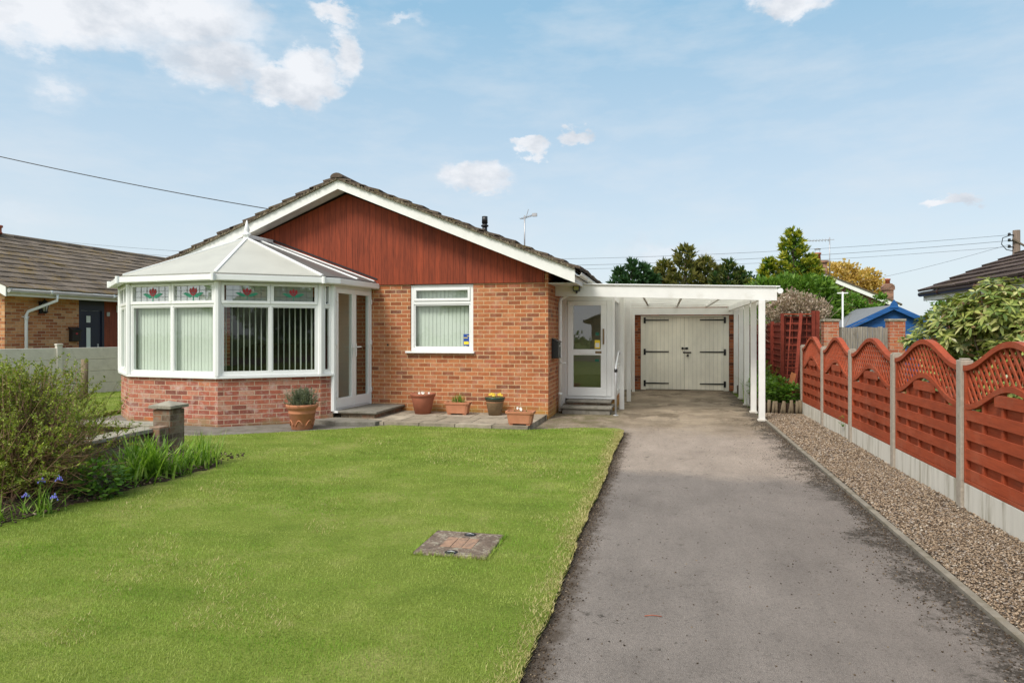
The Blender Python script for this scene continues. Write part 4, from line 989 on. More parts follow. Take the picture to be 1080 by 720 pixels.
# ================================================================== RAISED CORNER BED, TRELLIS FENCES
lr = thing('log_edging', 'half log roll edging round the planting bed beside the carport', 'edging', (2.1, 13.3, 0))
k = 0
for (xa, ya, xb, yb, n) in ((1.79, 13.30, 2.50, 13.30, 11), (1.79, 13.38, 1.80, 15.2, 22)):
    for i in range(n):
        f = i/(n-1); x, y = xa+(xb-xa)*f, ya+(yb-ya)*f; tl_ = random.uniform(-.03, .03); h = .25+random.uniform(-.02, .015)
        if i in (3, 5, 7): tl_ += .04*random.choice((-1, 1))
        MB().tube([(x, y, -.04), (x+tl_, y+random.uniform(-.02, .02), h)], random.uniform(.026, .033), 10).build('log', M['logwood'], lr)
struct('raised_bed_soil', MB().box(1.82, 3.3, 13.34, 18.5, -.02, .19), M['soil'])
def trellis(parent, p0, p1, z0, z1, post=True, boards=True):
    p0, p1 = Vector(p0), Vector(p1); u = (p1-p0).normalized(); n = Vector((u.y, -u.x, 0)); L = (p1-p0).length
    if n.y > 0: n = -n
    if boards:
        MB().obox(p0+n*-.03+Vector((0, 0, z0)), u*L, n*-.02, Vector((0, 0, z1-z0-.03))).build('board_panel', M['fenceback'], parent)
    mb = MB(); a = .06
    while a < L:
        mb.obox(p0+u*a+Vector((0, 0, z0)), u*.022, n*.012, Vector((0, 0, z1-z0))); a += .14
    z = z0+.06
    while z < z1:
        mb.obox(p0+n*.0125+Vector((0, 0, z)), u*L, n*.012, Vector((0, 0, .022))); z += .14
    mb.build('trellis_lattice', M['fencedark'], parent)
sf_ = thing('trellis_fence', 'dark red trellis fence running back behind the raised bed', 'fence', (2.62, 18, 0))
trellis(sf_, (2.62, 24.5, 0), (2.62, 15.1, 0), .1, 1.76)
for y in (24.5, 22.7, 20.9, 19.1, 17.2, 15.2): MB().box(2.54, 2.62, y-.04, y+.04, 0, 1.80).build('fence_post', M['fencedark'], sf_)
rf = thing('corner_trellis', 'tall red trellis panel facing the drive behind the raised bed', 'trellis', (2.8, 15.0, 0))
trellis(rf, (2.44, 15.0, 0), (3.13, 15.0, 0), .1, 1.90)
for x in (2.44, 3.05, 3.13): MB().box(x-.035, x+.035, 14.90, 14.97, 0, 1.93+(.05 if x > 3 else 0)).build('fence_post', M['fencedark'], rf)
MB().box(2.42, 3.16, 14.93, 15.02, 1.905, 1.925).build('top_rail', M['fencered'], rf)
ln = thing('leaning_trellis', 'loose red trellis strip leaning on the corner trellis', 'trellis', (2.75, 14.75, 0))
mb = MB(); mb.bar((2.62, 14.55, .35), (2.80, 14.88, 1.93), .06, .04, (0, 1, 0)); mb.build('stile', M['trellisred'], ln)
mb = MB()
for k in range(9):
    f = k/8.5; mb.bar((2.42+.10*f, 14.55+.33*f, .50+1.3*f), (2.63+.18*f, 14.54+.33*f, .50+1.3*f), .022, .012, (0, 1, 0))
mb.bar((2.46, 14.55, .45), (2.60, 14.88, 1.86), .022, .012, (0, 1, 0)); mb.build('rungs', M['trellisred'], ln)
pk = thing('wooden_plank', 'orange brown plank propped in the raised bed', 'plank', (2.5, 13.7, .2))
MB().bar((2.32, 13.75, .22), (2.52, 14.1, .72), .10, .02, (0, 1, 0)).build('board', M['plank'], pk)

# concrete corner post behind the fence, brick piers, grey palings
for (x, lab) in ((4.02, 'weathered brick pier at the left end of the grey palings'), (5.49, 'weathered brick pier at the right end of the grey palings')):
    pr = thing('brick_pier', lab, 'pier', (x, 17.8, 0), 'brick piers beside the palings')
    MB().box(x-.17, x+.17, 17.65, 17.98, 0, 1.80).build('pier', M['brickpier'], pr); MB().box(x-.19, x+.19, 17.63, 18.0, 1.802, 1.86).build('cap', M['stone'], pr, .01)
pl_ = thing('paling_fence', 'weathered grey wooden paling fence between two brick piers', 'fence', (4.7, 17.8, 0))
mb = MB(); x = 4.2
while x < 5.3: mb.box(x, x+.105, 17.78+random.uniform(0, .006), 17.80, .05, 1.66+random.uniform(-.015, .015)); x += .112
mb.build('palings', M['greywood'], pl_)
mb = MB(); mb.box(4.2, 5.31, 17.807, 17.86, .5, .58); mb.box(4.2, 5.31, 17.807, 17.86, 1.3, 1.38); mb.build('rails', M['greywood'], pl_)

# ================================================================== BLUE SHED
sh = thing('garden_shed', 'blue painted garden shed with grey felt roof', 'shed', (6.15, 20, 0))
sx, sw, sy0, sy1, sz, ez = 6.12, 1.34, 20.0, 23.6, 2.26, 1.62
MB().extrude([(sx-sw+.1, sy0+.1, 0), (sx+sw-.1, sy0+.1, 0), (sx+sw-.1, sy0+.1, ez), (sx, sy0+.1, sz-.04), (sx-sw+.1, sy0+.1, ez)], (0, sy1-sy0-.2, 0)).build('walls', M['shedblue'], sh)
for s in (1, -1):
    MB().extrude([(sx, sy0, sz), (sx+s*sw, sy0, ez-.02), (sx+s*sw, sy0, ez+.01), (sx, sy0, sz+.03)], (0, sy1-sy0, 0)).build('roof', M['felt'], sh)
    MB().extrude([(sx, sy0-.02, sz+.04), (sx+s*(sw+.03), sy0-.02, ez+.0), (sx+s*(sw+.03), sy0-.02, ez-.14), (sx, sy0-.02, sz-.10)], (0, -.02, 0)).build('bargeboard', M['shedblue'], sh)
MB().extrude([(sx-.11, sy0-.042, sz-.06), (sx+.11, sy0-.042, sz-.06), (sx+.09, sy0-.042, sz+.05), (sx, sy0-.042, sz+.17), (sx-.09, sy0-.042, sz+.05)], (0, -.015, 0)).build('apex_finial', M['shedblue'], sh)
# washing line post
wp = thing('line_post', 'thin white metal post behind the palings', 'post', (4.6, 19.0, 0))
mb = MB().tube([(4.6, 19.0, 0), (4.6, 19.0, 2.6)], .022, 8); mb.bar((4.47, 19.0, 2.57), (4.73, 19.0, 2.57), .03, .03); mb.build('post', M['upvc'], wp)
# ================================================================== LEFT NEIGHBOUR
nl = thing('bungalow', 'long neighbouring bungalow with mossy tiled roof and dark blue door', 'house', (-18, 18, 0))
NX, NY0, NY1 = -15.1, 12.55, 29.5; NR = -18.3; NE = -14.72; NEZ = 2.56; NS = .47
nz = lambda x: NEZ+NS*(NE-x) if x > NR else NEZ+NS*(NE-NR)-NS*(NR-x)
mb = MB(); dy0, dy1 = 14.58, 15.42
mb.box(NX-.25, NX, NY0, dy0, 0, 2.45); mb.box(NX-.25, NX, 16.25, NY1, 0, 2.45)
mb.extrude([(NX-.25, NY0, 0), (NX-.25, NY0, 2.45), (NR, NY0, 2.45+1.3), (2*NR-NX, NY0, 2.45), (2*NR-NX, NY0, 0)], (0, .25, 0))
mb.box(NX-.25-.0, NX-.0, NY0, NY0+.0005, 2.45, 2.46)
mb.build('wall', M['brickbuff'], nl)
MB().box(NX-.06, NX-.03, 15.42, 16.25, 0, 2.45).build('red_panel', M['redwood'], nl)
df = MB().box(NX-.12, NX-.02, dy0, dy0+.08, 0, 2.40); df.box(NX-.12, NX-.02, dy1-.08, dy1, 0, 2.40); df.box(NX-.12, NX-.02, dy0+.08, dy1-.08, 2.12, 2.40); dfo = df.build('door_frame', M['navy'], nl)
dl = MB().box(NX-.10, NX-.05, dy0+.083, dy1-.083, .05, 2.117).build('front_door', M['navy'], nl, .004)
dm = dy0+.34
mb = MB()
for (z0, z1) in ((1.80, 1.98), (.95, 1.66), (.45, .8)): mb.box(NX-.049, NX-.043, dm-.10, dm+.10, z0-.03, z1+.03)
mb.build('light_surround', M['navy'], dl, .003)
mb = MB()
for (z0, z1) in ((1.80, 1.98), (.95, 1.66), (.45, .8)): mb.box(NX-.0425, NX-.040, dm-.065, dm+.065, z0, z1)
mb.build('door_light', M['blind'], dl)
mb = MB().box(NX-.05, NX-.03, dy1-.21, dy1-.18, .98, 1.22); mb.box(NX-.03, NX-.015, dy1-.30, dy1-.18, 1.10, 1.12); mb.build('handle', M['steelgalv'], dl)
MB().box(NX-.03, NX-.0, 15.50, 15.60, 1.98, 2.10).build('wall_lamp', M['lamp'], nl, .02)
MB().box(NX-.03, NX+.0, 15.84, 16.10, 2.10, 2.30).build('vent_cover', M['paintwhite'], nl, .01)
L = math.hypot(NE-NR, NS*(NE-NR))
tiled('roof_tiles', M['tileleft'], nl, (NE+.05, NY0-.32, NEZ-.01), (0, 1, 0), Vector((-1, 0, NS)).normalized(), NY1-NY0+.5, L+.04, .33, .33, .030, .006)
MB().extrude([(NE, NY0-.28, NEZ-.04), (NR, NY0-.28, nz(NR)-.04), (2*NR-NE, NY0-.28, NEZ-.04), (2*NR-NE, NY0-.28, NEZ-.10), (NR, NY0-.28, nz(NR)-.14), (NE, NY0-.28, NEZ-.10)], (0, NY1-NY0+.4, 0)).build('roof_deck', M['bark'], nl)
mb = MB()
for k in range(40):
    y0 = NY0-.30+k*.45; mb.extrude([(NR+math.cos(a)*.14, y0, nz(NR)-.01+math.sin(a)*.12) for a in [PI*i/6 for i in range(7)]], (0, .44, 0))
mb.build('ridge_tiles', M['tileleft'], nl)
MB().extrude([(NE+.02, NY0-.31, NEZ+.02), (NR, NY0-.31, nz(NR)+.0), (NR, NY0-.31, nz(NR)-.18), (NE+.02, NY0-.31, NEZ-.20)], (0, .024, 0)).build('bargeboard', M['paintwhite'], nl)
MB().box(NE-.01, NE+.01, NY0-.25, NY1, NEZ-.18, NEZ-.02).build('fascia_board', M['paintwhite'], nl)
MB().box(NX, NE-.012, NY0, NY1, NEZ-.17, NEZ-.155).build('eaves_soffit', M['soffit'], nl)
mb = MB()
mb.tube([(NE+.07, NY0-.28, NEZ-.055), (NE+.07, NY1, NEZ-.045)], .056, 12); mb.build('gutter', M['upvc'], nl)
for k in range(9): mb.tube([(NE+.07, 13.3+k*1.9, NEZ-.052), (NE+.07, 13.36+k*1.9, NEZ-.052)], .063, 12)
mb.build('gutter_joint', M['upvc'], nl)
mb = MB().tube([(NE+.07, 13.52, NEZ-.08), (NE+.07, 13.52, NEZ-.24), (NX+.045, 13.10, NEZ-.52), (NX+.045, 13.05, NEZ-.62), (NX+.045, 13.05, .05)], .036, 12)
for z in (1.85, .6): mb.tube([(NX+.045, 13.05, z), (NX+.045, 13.05, z+.04)], .046, 12)
mb.box(NX, NX+.04, 12.96, 13.14, 1.90, 1.92); mb.build('downpipe', M['upvc'], nl)
ch = MB().box(NR-.32, NR+.18, 13.55, 13.95, 3.9, 4.40).build('chimney', M['brickbuff'], nl)
MB().lathe([(.13, 0), (.13, .03), (.11, .06), (.11, .16), (.14, .18), (.14, .23), (.0, .23)], (-18.2, 14.9, 4.30), 16).build('ridge_terminal', M['potred'], nl)
ws = thing('wall_lantern', 'black wall lantern on the neighbouring brick wall beside the bent downpipe', 'lantern', (NX, 13.5, 2.2))
MB().lathe([(.035, 0), (.075, .03), (.085, .05), (.05, .055)], (NX+.13, 13.47, 2.0), 6).build('lantern_base', M['black'], ws)
MB().lathe([(.05, 0), (.085, .18)], (NX+.13, 13.47, 2.055), 6).build('lantern_glass', M['lamp'], ws)
mb = MB().lathe([(.10, 0), (.05, .08), (.015, .10), (.015, .13), (0, .135)], (NX+.13, 13.47, 2.236), 6); mb.bar((NX, 13.47, 2.2), (NX+.06, 13.47, 2.26), .02, .02)
for k in range(6):
    a = 2*PI*(k+.5)/6; mb.bar((NX+.13+.052*math.cos(a), 13.47+.052*math.sin(a), 2.05), (NX+.13+.088*math.cos(a), 13.47+.088*math.sin(a), 2.236), .012, .012)
mb.box(NX, NX+.02, 13.42, 13.52, 2.0, 2.3); mb.build('lantern_frame', M['black'], ws)
pb = thing('post_box', 'black wall post box next to the dark blue neighbouring door', 'post box', (NX, 14.4, 1.3))
MB().extrude([(NX+.002, 14.27, 1.30), (NX+.11, 14.27, 1.30), (NX+.13, 14.27, 1.58), (NX+.002, 14.27, 1.64)], (0, .26, 0)).build('box', M['plasticblack'], pb, .01)
MB().extrude([(NX+.14, 14.25, 1.56), (NX+.15, 14.25, 1.59), (NX+.002, 14.25, 1.68), (NX+.002, 14.25, 1.645)], (0, .30, 0)).build('lid', M['plasticblack'], pb, .004)
MB().box(NX+.121, NX+.128, 14.37, 14.43, 1.48, 1.52).build('badge', M['red'], pb)

# concrete panel wall on the left boundary
cw = thing('concrete_panel_wall', 'low grey concrete panel wall with posts before the neighbouring bungalow', 'wall', (-14.0, 13, 0))
A0, A1 = Vector((-15.35, 9.3, 0)), Vector((-13.05, 15.5, 0)); du = (A1-A0).normalized(); dn = Vector((du.y, -du.x, 0)); total = (A1-A0).length; a = .12; step = 1.89
while a < total:
    p = A0+du*a; MB().obox(p-du*.06-dn*.06+Vector((0, 0, -.05)), du*.12, dn*.12, Vector((0, 0, 1.27))).build('post', M['concrete'], cw, .008)
    MB().obox(p-du*.07-dn*.07+Vector((0, 0, 1.222)), du*.14, dn*.14, Vector((0, 0, .04))).build('post_cap', M['concrete'], cw, .01)
    for k in range(4):
        MB().obox(p+du*.062-dn*.022+Vector((0, 0, .0+k*.292)), du*(step-.124), dn*.044, Vector((0, 0, .288))).build('panel', M['concrete'], cw, .008)
    a += step
ps = thing('wooden_post', 'short old wooden post in front of the concrete panel wall', 'post', (-12.6, 12.3, 0))
MB().tube([(-12.6, 12.3, 0), (-12.58, 12.3, .93)], [.075, .07], 10).build('post', M['logwood'], ps)

# ================================================================== RIGHT NEIGHBOUR
nr = thing('bungalow', 'neighbouring bungalow on the right with dark tiles and brown gutter', 'house', (9, 14, 0))
RE, REZ, RS, RW = 6.3, 2.52, .42, 6.72; ry0, ry1 = 3.0, 18.35; RR = 11.5
mb = MB(); mb.box(RW, RW+.25, ry0, 12.1, 0, 2.45); mb.box(RW, RW+.25, 12.1, 12.9, 0, 1.05); mb.box(RW, RW+.25, 12.9, ry1-.2, 0, 2.45)
mb.extrude([(RW+.25, ry1-.45, 0), (RR+4.5, ry1-.45, 0), (RR+4.5, ry1-.45, 2.45), (RR, ry1-.45, 2.45+RS*(RR-RW)), (RW+.25, ry1-.45, 2.45)], (0, .25, 0)); mb.build('wall', M['brickbuff'], nr)
wn = MB().box(RW+.06, RW+.11, 12.1, 12.16, 1.05, 2.30); wn.box(RW+.06, RW+.11, 12.84, 12.9, 1.05, 2.3); wn.box(RW+.06, RW+.11, 12.16, 12.84, 1.05, 1.11); wn.box(RW+.06, RW+.11, 12.16, 12.84, 2.24, 2.3); wno = wn.build('window', M['upvc'], nr)
MB().sheet([(RW+.08, 12.16, 1.11), (RW+.08, 12.16, 2.24), (RW+.08, 12.84, 2.24), (RW+.08, 12.84, 1.11)]).build('glass_pane', M['glass'], wno)
MB().box(RW+.3, RW+.32, 12.0, 13.0, 1.0, 2.4).build('curtain', M['blind'], nr)
L = math.hypot(RR-RE, RS*(RR-RE))
tiled('roof_tiles', M['tileright'], nr, (RE-.05, ry0-.3, REZ-.01), (0, 1, 0), Vector((1, 0, RS)).normalized(), ry1-ry0+.35, L, .38, .33, .050, .004)
MB().extrude([(RE, ry0-.28, REZ-.03), (RR, ry0-.28, REZ+RS*(RR-RE)-.03), (RR+5, ry0-.28, REZ-.03), (RR+5, ry0-.28, REZ-.1), (RR, ry0-.28, REZ+RS*(RR-RE)-.1), (RE, ry0-.28, REZ-.1)], (0, ry1-ry0+.28, 0)).build('roof_deck', M['brownplastic'], nr)
mb = MB().tube([(RE-.07, ry0-.3, REZ-.03), (RE-.07, ry1+.04, REZ-.045)], .058, 12); mb.build('gutter', M['brownplastic'], nr)
for k in range(8): MB().tube([(RE-.07, 17.2-k*1.9, REZ-.042), (RE-.07, 17.28-k*1.9, REZ-.042)], .066, 12).build('gutter_joint', M['brownplastic'], nr)
MB().box(RE-.01, RE+.01, ry0-.28, ry1, REZ-.21, REZ-.06).build('fascia_board', M['paintwhite'], nr)
MB().box(RE+.012, RW, ry0, ry1, REZ-.20, REZ-.185).build('eaves_soffit', M['paintwhite'], nr)
MB().extrude([(RE+.0, ry1+.0, REZ-.02), (RR, ry1+.0, REZ+RS*(RR-RE)-.02), (RR, ry1, REZ+RS*(RR-RE)-.2), (RE, ry1, REZ-.20)], (0, .024, 0)).build('bargeboard', M['paintwhite'], nr)
mb = MB().tube([(RE-.07, 14.35, REZ-.06), (RE-.07, 14.35, REZ-.16), (RW-.05, 13.25, REZ-.36), (RW-.05, 13.15, REZ-.46), (RW-.05, 13.15, .05)], .036, 12)
mb.tube([(RW-.05, 13.15, 1.75), (RW-.05, 13.15, 1.80)], .046, 12); mb.build('downpipe', M['brownplastic'], nr)

# ================================================================== FAR HOUSE
fh = thing('house', 'distant brown brick house gable with white bargeboard and chimney', 'house', (8.2, 38, 0))
fx, fy, fz, fs = 8.24, 38, 4.60, .452
MB().extrude([(fx-3.3, fy, 0), (fx+3.0, fy, 0), (fx+3.0, fy, fz-fs*3.0-.1), (fx, fy, fz-.1), (fx-3.3, fy, fz-fs*3.3-.1)], (0, .3, 0)).build('wall', M['brickfar'], fh)
for s in (1, -1):
    MB().extrude([(fx, fy-.3, fz), (fx+s*3.6, fy-.3, fz-fs*3.6), (fx+s*3.6, fy-.3, fz-fs*3.6-.22), (fx, fy-.3, fz-.22)], (0, .03, 0)).build('bargeboard', M['paintwhite'], fh)
    MB().extrude([(fx, fy-.33, fz), (fx+s*3.7, fy-.33, fz-fs*3.7), (fx+s*3.7, fy-.33, fz-fs*3.7+.09), (fx, fy-.33, fz+.09)], (0, 8, 0)).build('roof', M['tilefar'], fh)
cmn = MB().box(fx-.42, fx+.42, fy+1.0, fy+1.6, 4.2, 5.35); cmn.box(fx-.49, fx+.49, fy+.93, fy+1.67, 5.35, 5.47); cmo = cmn.build('chimney', M['brickfar'], fh)
MB().lathe([(.17, 0), (.15, .35), (.19, .36), (.19, .44), (.1, .44)], (fx, fy+1.3, 5.47), 12).build('chimney_pot', M['potred'], cmo)
mb = MB().lathe([(.17, .0), (.17, .03), (0, .08)], (fx, fy+1.3, 6.1), 10); mb.bar((fx-.12, fy+1.3, 5.9), (fx-.12, fy+1.3, 6.12), .02, .02); mb.bar((fx+.12, fy+1.3, 5.9), (fx+.12, fy+1.3, 6.12), .02, .02); mb.build('cowl', M['metal'], cmo)
MB().box(fx+1.3, fx+2.0, fy-.03, fy-.005, 1.2, 2.4).build('window', M['upvc'], fh)
a2 = thing('television_aerial', 'tall television aerial beside the distant chimney', 'aerial', (fx+.62, fy+1.3, 4.3))
MB().tube([(fx+.62, fy+1.3, 4.3), (fx+.62, fy+1.3, 6.75)], .025, 6).build('mast', M['metal'], a2)
mb = MB().bar((fx+.85, fy+1.3, 6.62), (fx-.6, fy+1.3, 6.58), .03, .03)
for k in range(8): mb.bar((fx-.55+k*.16, fy+1.0, 6.58), (fx-.55+k*.16, fy+1.6, 6.6), .02, .02); mb.bar((fx-.55+k*.16, fy+1.3, 6.50), (fx-.55+k*.16, fy+1.3, 6.68), .015, .015)
mb.build('antenna_array', M['metal'], a2)
rc = thing('chimney_stack', 'tall red brick chimney stack behind the blue shed roof', 'chimney', (11.95, 40, 0))
mb = MB().box(11.72, 12.18, 39.77, 40.23, 0, 4.0); mb.box(11.60, 12.34, 39.65, 40.35, 2.7, 3.12); mb.box(11.67, 12.23, 39.72, 40.28, 3.86, 4.04); mb.extrude([(11.67, 39.72, 4.042), (12.23, 39.72, 4.042), (12.1, 39.72, 4.2), (11.8, 39.72, 4.2)], (0, .56, 0)); mb.build('stack', M['brickfar'], rc)
MB().lathe([(.12, 0), (.11, .2), (.14, .22), (.14, .30), (.1, .3)], (11.95, 40, 4.18), 12).build('chimney_pot', M['potred'], rc)

# ================================================================== POLE AND WIRES
tp = thing('telegraph_pole', 'wooden telegraph pole with insulators rising behind the right bungalow', 'pole', (16.3, 36, 0))
MB().tube([(16.3, 36, 0), (16.3, 36, 6.38)], [.19, .15], 12).build('shaft', M['pole'], tp)
mb = MB()
for z in (6.15, 5.88, 5.58):
    mb.bar((16.0, 35.9, z), (16.3, 36, z), .05, .05); mb.lathe([(.05, 0), (.075, .03), (.05, .07), (.07, .10), (.04, .14), (0, .15)], (15.95, 35.88, z-.04), 8)
mb.tube([(15.95, 35.8, 6.12), (15.6, 35.7, 6.0), (15.55, 35.7, 5.7), (15.8, 35.8, 5.45), (16.1, 35.9, 5.4)], .02, 6); mb.build('insulators', M['plasticblack'], tp)
MB().bar((16.05, 35.8, 5.95), (16.62, 35.9, 5.6), .07, .07).build('stay_bracket', M['pole'], tp)
def wire(label, p0, p1, sag, r=.012, name='overhead_wire'):
    p0, p1 = Vector(p0), Vector(p1); pts = []
    for k in range(41):
        f = k/40; p = p0.lerp(p1, f); p.z -= sag*4*f*(1-f); pts.append(tuple(p))
    o = MB().tube(pts, r, 5).build(name, M['cable']); return tag(o, label, 'wire', 'wires to the telegraph pole' if 'pole' in label else None)
wire('topmost of the overhead wires running left from the telegraph pole', (15.95, 35.88, 6.15), (-49.5, 34.8, 8.9), 1.75, .008)
wire('middle one of the overhead wires running left from the telegraph pole', (15.95, 35.88, 5.88), (-49.5, 34.8, 8.65), 1.85, .009)
wire('lowest level overhead wire running left from the telegraph pole', (15.95, 35.88, 5.6), (-49.5, 34.8, 8.45), 1.80, .007)
wire('sloping wire dropping left from the telegraph pole towards distant roofs', (15.95, 35.88, 5.7), (5.5, 52, 4.2), .5, .007)
wire('dark service cable slanting down to the bungalow roof from the left', (-20.5, 9.4, 7.05), (-8.02, 12.94, 4.15), .22, .010, 'service_cable')

# ================================================================== VEGETATION
def limb_tree(parent, base, h, r, lean=(0, 0), limbs=8, spread=.5, z0=.25):
    x, y, z = base; mb = MB()
    trunk = [(x, y, z-.05), (x+lean[0]*.3, y+lean[1]*.3, z+h*.35), (x+lean[0], y+lean[1], z+h*.85)]
    mb.tube(trunk, [r, r*.7, r*.15], 8); mb.build('trunk', M['bark'], parent)
    mb = MB()
    for k in range(limbs):
        f = z0+(.8-z0)*k/limbs; a = k*2.4; px, py_, pz = x+lean[0]*f, y+lean[1]*f, z+h*f; q = spread*(1.05-f)
        mb.tube([(px, py_, pz), (px+math.cos(a)*q*.5, py_+math.sin(a)*q*.5, pz+h*.10), (px+math.cos(a)*q, py_+math.sin(a)*q, pz+h*.16)], [r*.4, r*.25, r*.05], 5)
    mb.build('limbs', M['bark'], parent)
def crown(parent, blobs, per, L, W, mat, up=.4, shell=.5, name='crown'):
    """blobs: (centre, radii, weight). Leaves gather into sprays so gaps and an uneven outline remain"""
    V = []
    for c, r, wt in blobs:
        n = int(per*wt); ns = max(6, n//14); sp, sd = inblob(ns, c, r, shell)
        for i in range(ns):
            m = 14; P = sp[i]+rng.normal(size=(m, 3))*np.array(r)*.13; D = unit(sd[i]*.8+rng.normal(size=(m, 3))*.6+np.array([0, 0, up])); V.append(leaf_verts(P, D, L*rng.uniform(.7, 1.3, m), W*rng.uniform(.7, 1.3, m)))
    return npmesh(name, np.concatenate(V), 4, mat, parent)
def conifer(label, base, h, rad, mats, cat='tree', n=150, L=.28, droop=-.05, group=None, name='conifer', up=.55, top=.12, dens=1.0, tips=((0, 0, 1, 1),)):
    root = thing(name, label, cat, base, group); limb_tree(root, base, h, .05+h*.02, limbs=0)
    V = []; V2 = []; mb = MB(); h0, rad0 = h, rad
    for k, (ox, oy, sh_, sr_) in [(k, tp__) for tp__ in tips for k in range(int(n*tp__[2]*(1 if len(tips) == 1 else .8)))]:
        n_ = int(n*sh_*(1 if len(tips) == 1 else .8)); h, rad = h0*sh_, rad0*sr_; bx, by, bz = base[0]+ox, base[1]+oy, base[2]; f = (k+.5)/n_; z = bz+h*(.08+.90*f); R_ = rad*(1-f)**.62*rng.uniform(.65, 1.18)+.06; a = k*2.39996+rng.uniform(-.3, .3)
        d = np.array([math.cos(a), math.sin(a), up*rng.uniform(.6, 1.4)+droop]); d /= np.linalg.norm(d)
        p0 = np.array([bx, by, z-R_*up*.6]); p1 = p0+d*R_*1.25; mb.tube([tuple(p0), tuple(p1)], [.02, .004], 4, caps=False)
        m = int(26*dens*(.5+R_/rad)); tt = rng.uniform(.18, 1.0, m)**.75
        P = p0+(p1-p0)*tt[:, None]+rng.normal(size=(m, 3))*.10*R_*(1.15-tt[:, None]); D = unit(d+rng.normal(size=(m, 3))*.55+np.array([0, 0, .25]))
        vv = leaf_verts(P, D, L*rng.uniform(.6, 1.25, m), L*.34*rng.uniform(.7, 1.2, m)); out = tt > .72; vv = vv.reshape(m, 4, 3)
        V.append(vv[~out].reshape(-1, 3)); V2.append(vv[out].reshape(-1, 3))
    mb.build('branches', M['bark'], root)
    npmesh('crown', np.concatenate(V), 4, mats[0], root); npmesh('crown_tips', np.concatenate(V2), 4, mats[1], root)
    return root
M['lf_dkgreen'] = leafmat('dark conifer foliage', [(0, (.02, .05, .016)), (.6, (.042, .10, .028)), (1, (.075, .15, .04))])
M['lf_midgreen'] = leafmat('blue green conifer tips', [(0, (.025, .07, .03)), (1, (.06, .13, .05))])
M['lf_olive'] = leafmat('olive conifer foliage', [(0, (.055, .08, .018)), (1, (.15, .17, .04))])
M['lf_olivetip'] = leafmat('olive brown tips', [(0, (.11, .11, .025)), (1, (.24, .22, .055))])
M['lf_gold'] = leafmat('golden conifer tips', [(0, (.20, .25, .02)), (1, (.46, .44, .05))])
M['lf_green'] = leafmat('bright green foliage', [(0, (.06, .13, .014)), (.5, (.11, .22, .024)), (1, (.19, .31, .04))])
M['lf_yellow'] = leafmat('yellow autumn foliage', [(0, (.42, .27, .05)), (.6, (.62, .43, .12)), (1, (.72, .55, .22))])
M['lf_pink'] = leafmat('faded pinkish blossom', [(0, (.27, .19, .14)), (.5, (.42, .32, .25)), (1, (.52, .45, .36))], trans=.25)
M['lf_shrub'] = leafmat('small shrub leaves', [(0, (.10, .15, .018)), (.5, (.20, .26, .03)), (1, (.36, .40, .06))])
M['lf_strap'] = leafmat('iris leaves', [(0, (.09, .18, .02)), (.5, (.19, .34, .04)), (.9, (.34, .50, .09)), (1, (.50, .54, .28))], .4, .5)
M['lf_rhodo'] = leafmat('glossy evergreen leaves', [(0, (.08, .13, .03)), (.35, (.19, .25, .055)), (.7, (.36, .39, .10)), (.93, (.52, .50, .22)), (1, (.17, .06, .035))], .3, .2)
M['lf_lav'] = leafmat('grey green needles', [(0, (.09, .115, .07)), (1, (.26, .29, .19))])
M['lf_light'] = leafmat('light green leaves', [(0, (.06, .15, .015)), (1, (.17, .31, .035))])
M['lf_grass'] = leafmat('lawn grass blades', [(0, (.12, .18, .022)), (.45, (.20, .275, .04)), (.82, (.31, .345, .075)), (1, (.48, .43, .20))], .6, .35)
M['dry'] = leafmat('dead stems', [(0, (.16, .09, .05)), (1, (.42, .27, .15))], trans=.1)

cg = conifer('dark blue green conifer with several tips, leftmost tree above the carport', (-1.35, 29.5, 0), 4.75, 1.25, (M['lf_dkgreen'], M['lf_midgreen']), n=150, L=.26, up=.9, tips=((0, 0, 1, .8), (-.55, .1, .93, .75), (.5, 0, .96, .75), (.95, .2, .86, .6)))
conifer('tall olive brown conifer rising above the middle of the carport roof', (.95, 31, 0), 5.5, 2.35, (M['lf_olive'], M['lf_olivetip']), n=170, L=.30, up=.9, tips=((0, 0, 1, .75), (-.9, .2, .88, .6), (.85, .1, .90, .65), (1.5, .3, .83, .5), (-1.5, 0, .80, .45)))
conifer('small olive conifer between the tall olive one and the carport right end', (2.75, 30.3, 0), 4.75, 1.25, (M['lf_dkgreen'], M['lf_olive']), n=130, L=.26, up=1.0, tips=((0, 0, 1, .8), (.5, .1, .92, .6), (-.5, .1, .88, .6)))
conifer('low olive conifer between the two leftmost trees above the carport', (-.30, 31.5, 0), 4.4, 1.4, (M['lf_olive'], M['lf_olivetip']), n=110, L=.3, up=.8)
rt = thing('tree', 'distant rounded dark green tree just left of the golden conifer', 'tree', (4.4, 36.9, 0)); limb_tree(rt, (4.4, 36.9, 0), 4.2, .14, limbs=7)
crown(rt, [((4.3, 36.9, 3.9), (.75, .75, .7), 1), ((4.9, 36.9, 3.4), (.6, .6, .6), .7), ((3.7, 36.9, 3.3), (.5, .5, .5), .6), ((4.4, 36.9, 2.6), (1.0, 1.0, .9), 1)], 1500, .16, .10, M['lf_dkgreen'])
conifer('large golden tipped conifer beyond the red trellis fence', (4.55, 25.6, 0), 5.3, 1.45, (M['lf_green'], M['lf_gold']), n=190, L=.21, up=.75, dens=1.9, tips=((0, 0, 1, .85), (.6, .1, .82, .65), (-.8, .1, .80, .7), (1.2, .3, .66, .5)))
jn = thing('conifer_hedge', 'spreading green juniper below the golden conifer', 'shrub', (4.4, 23.5, 0)); limb_tree(jn, (4.4, 23.5, 0), 3.0, .12, limbs=9, spread=1.2)
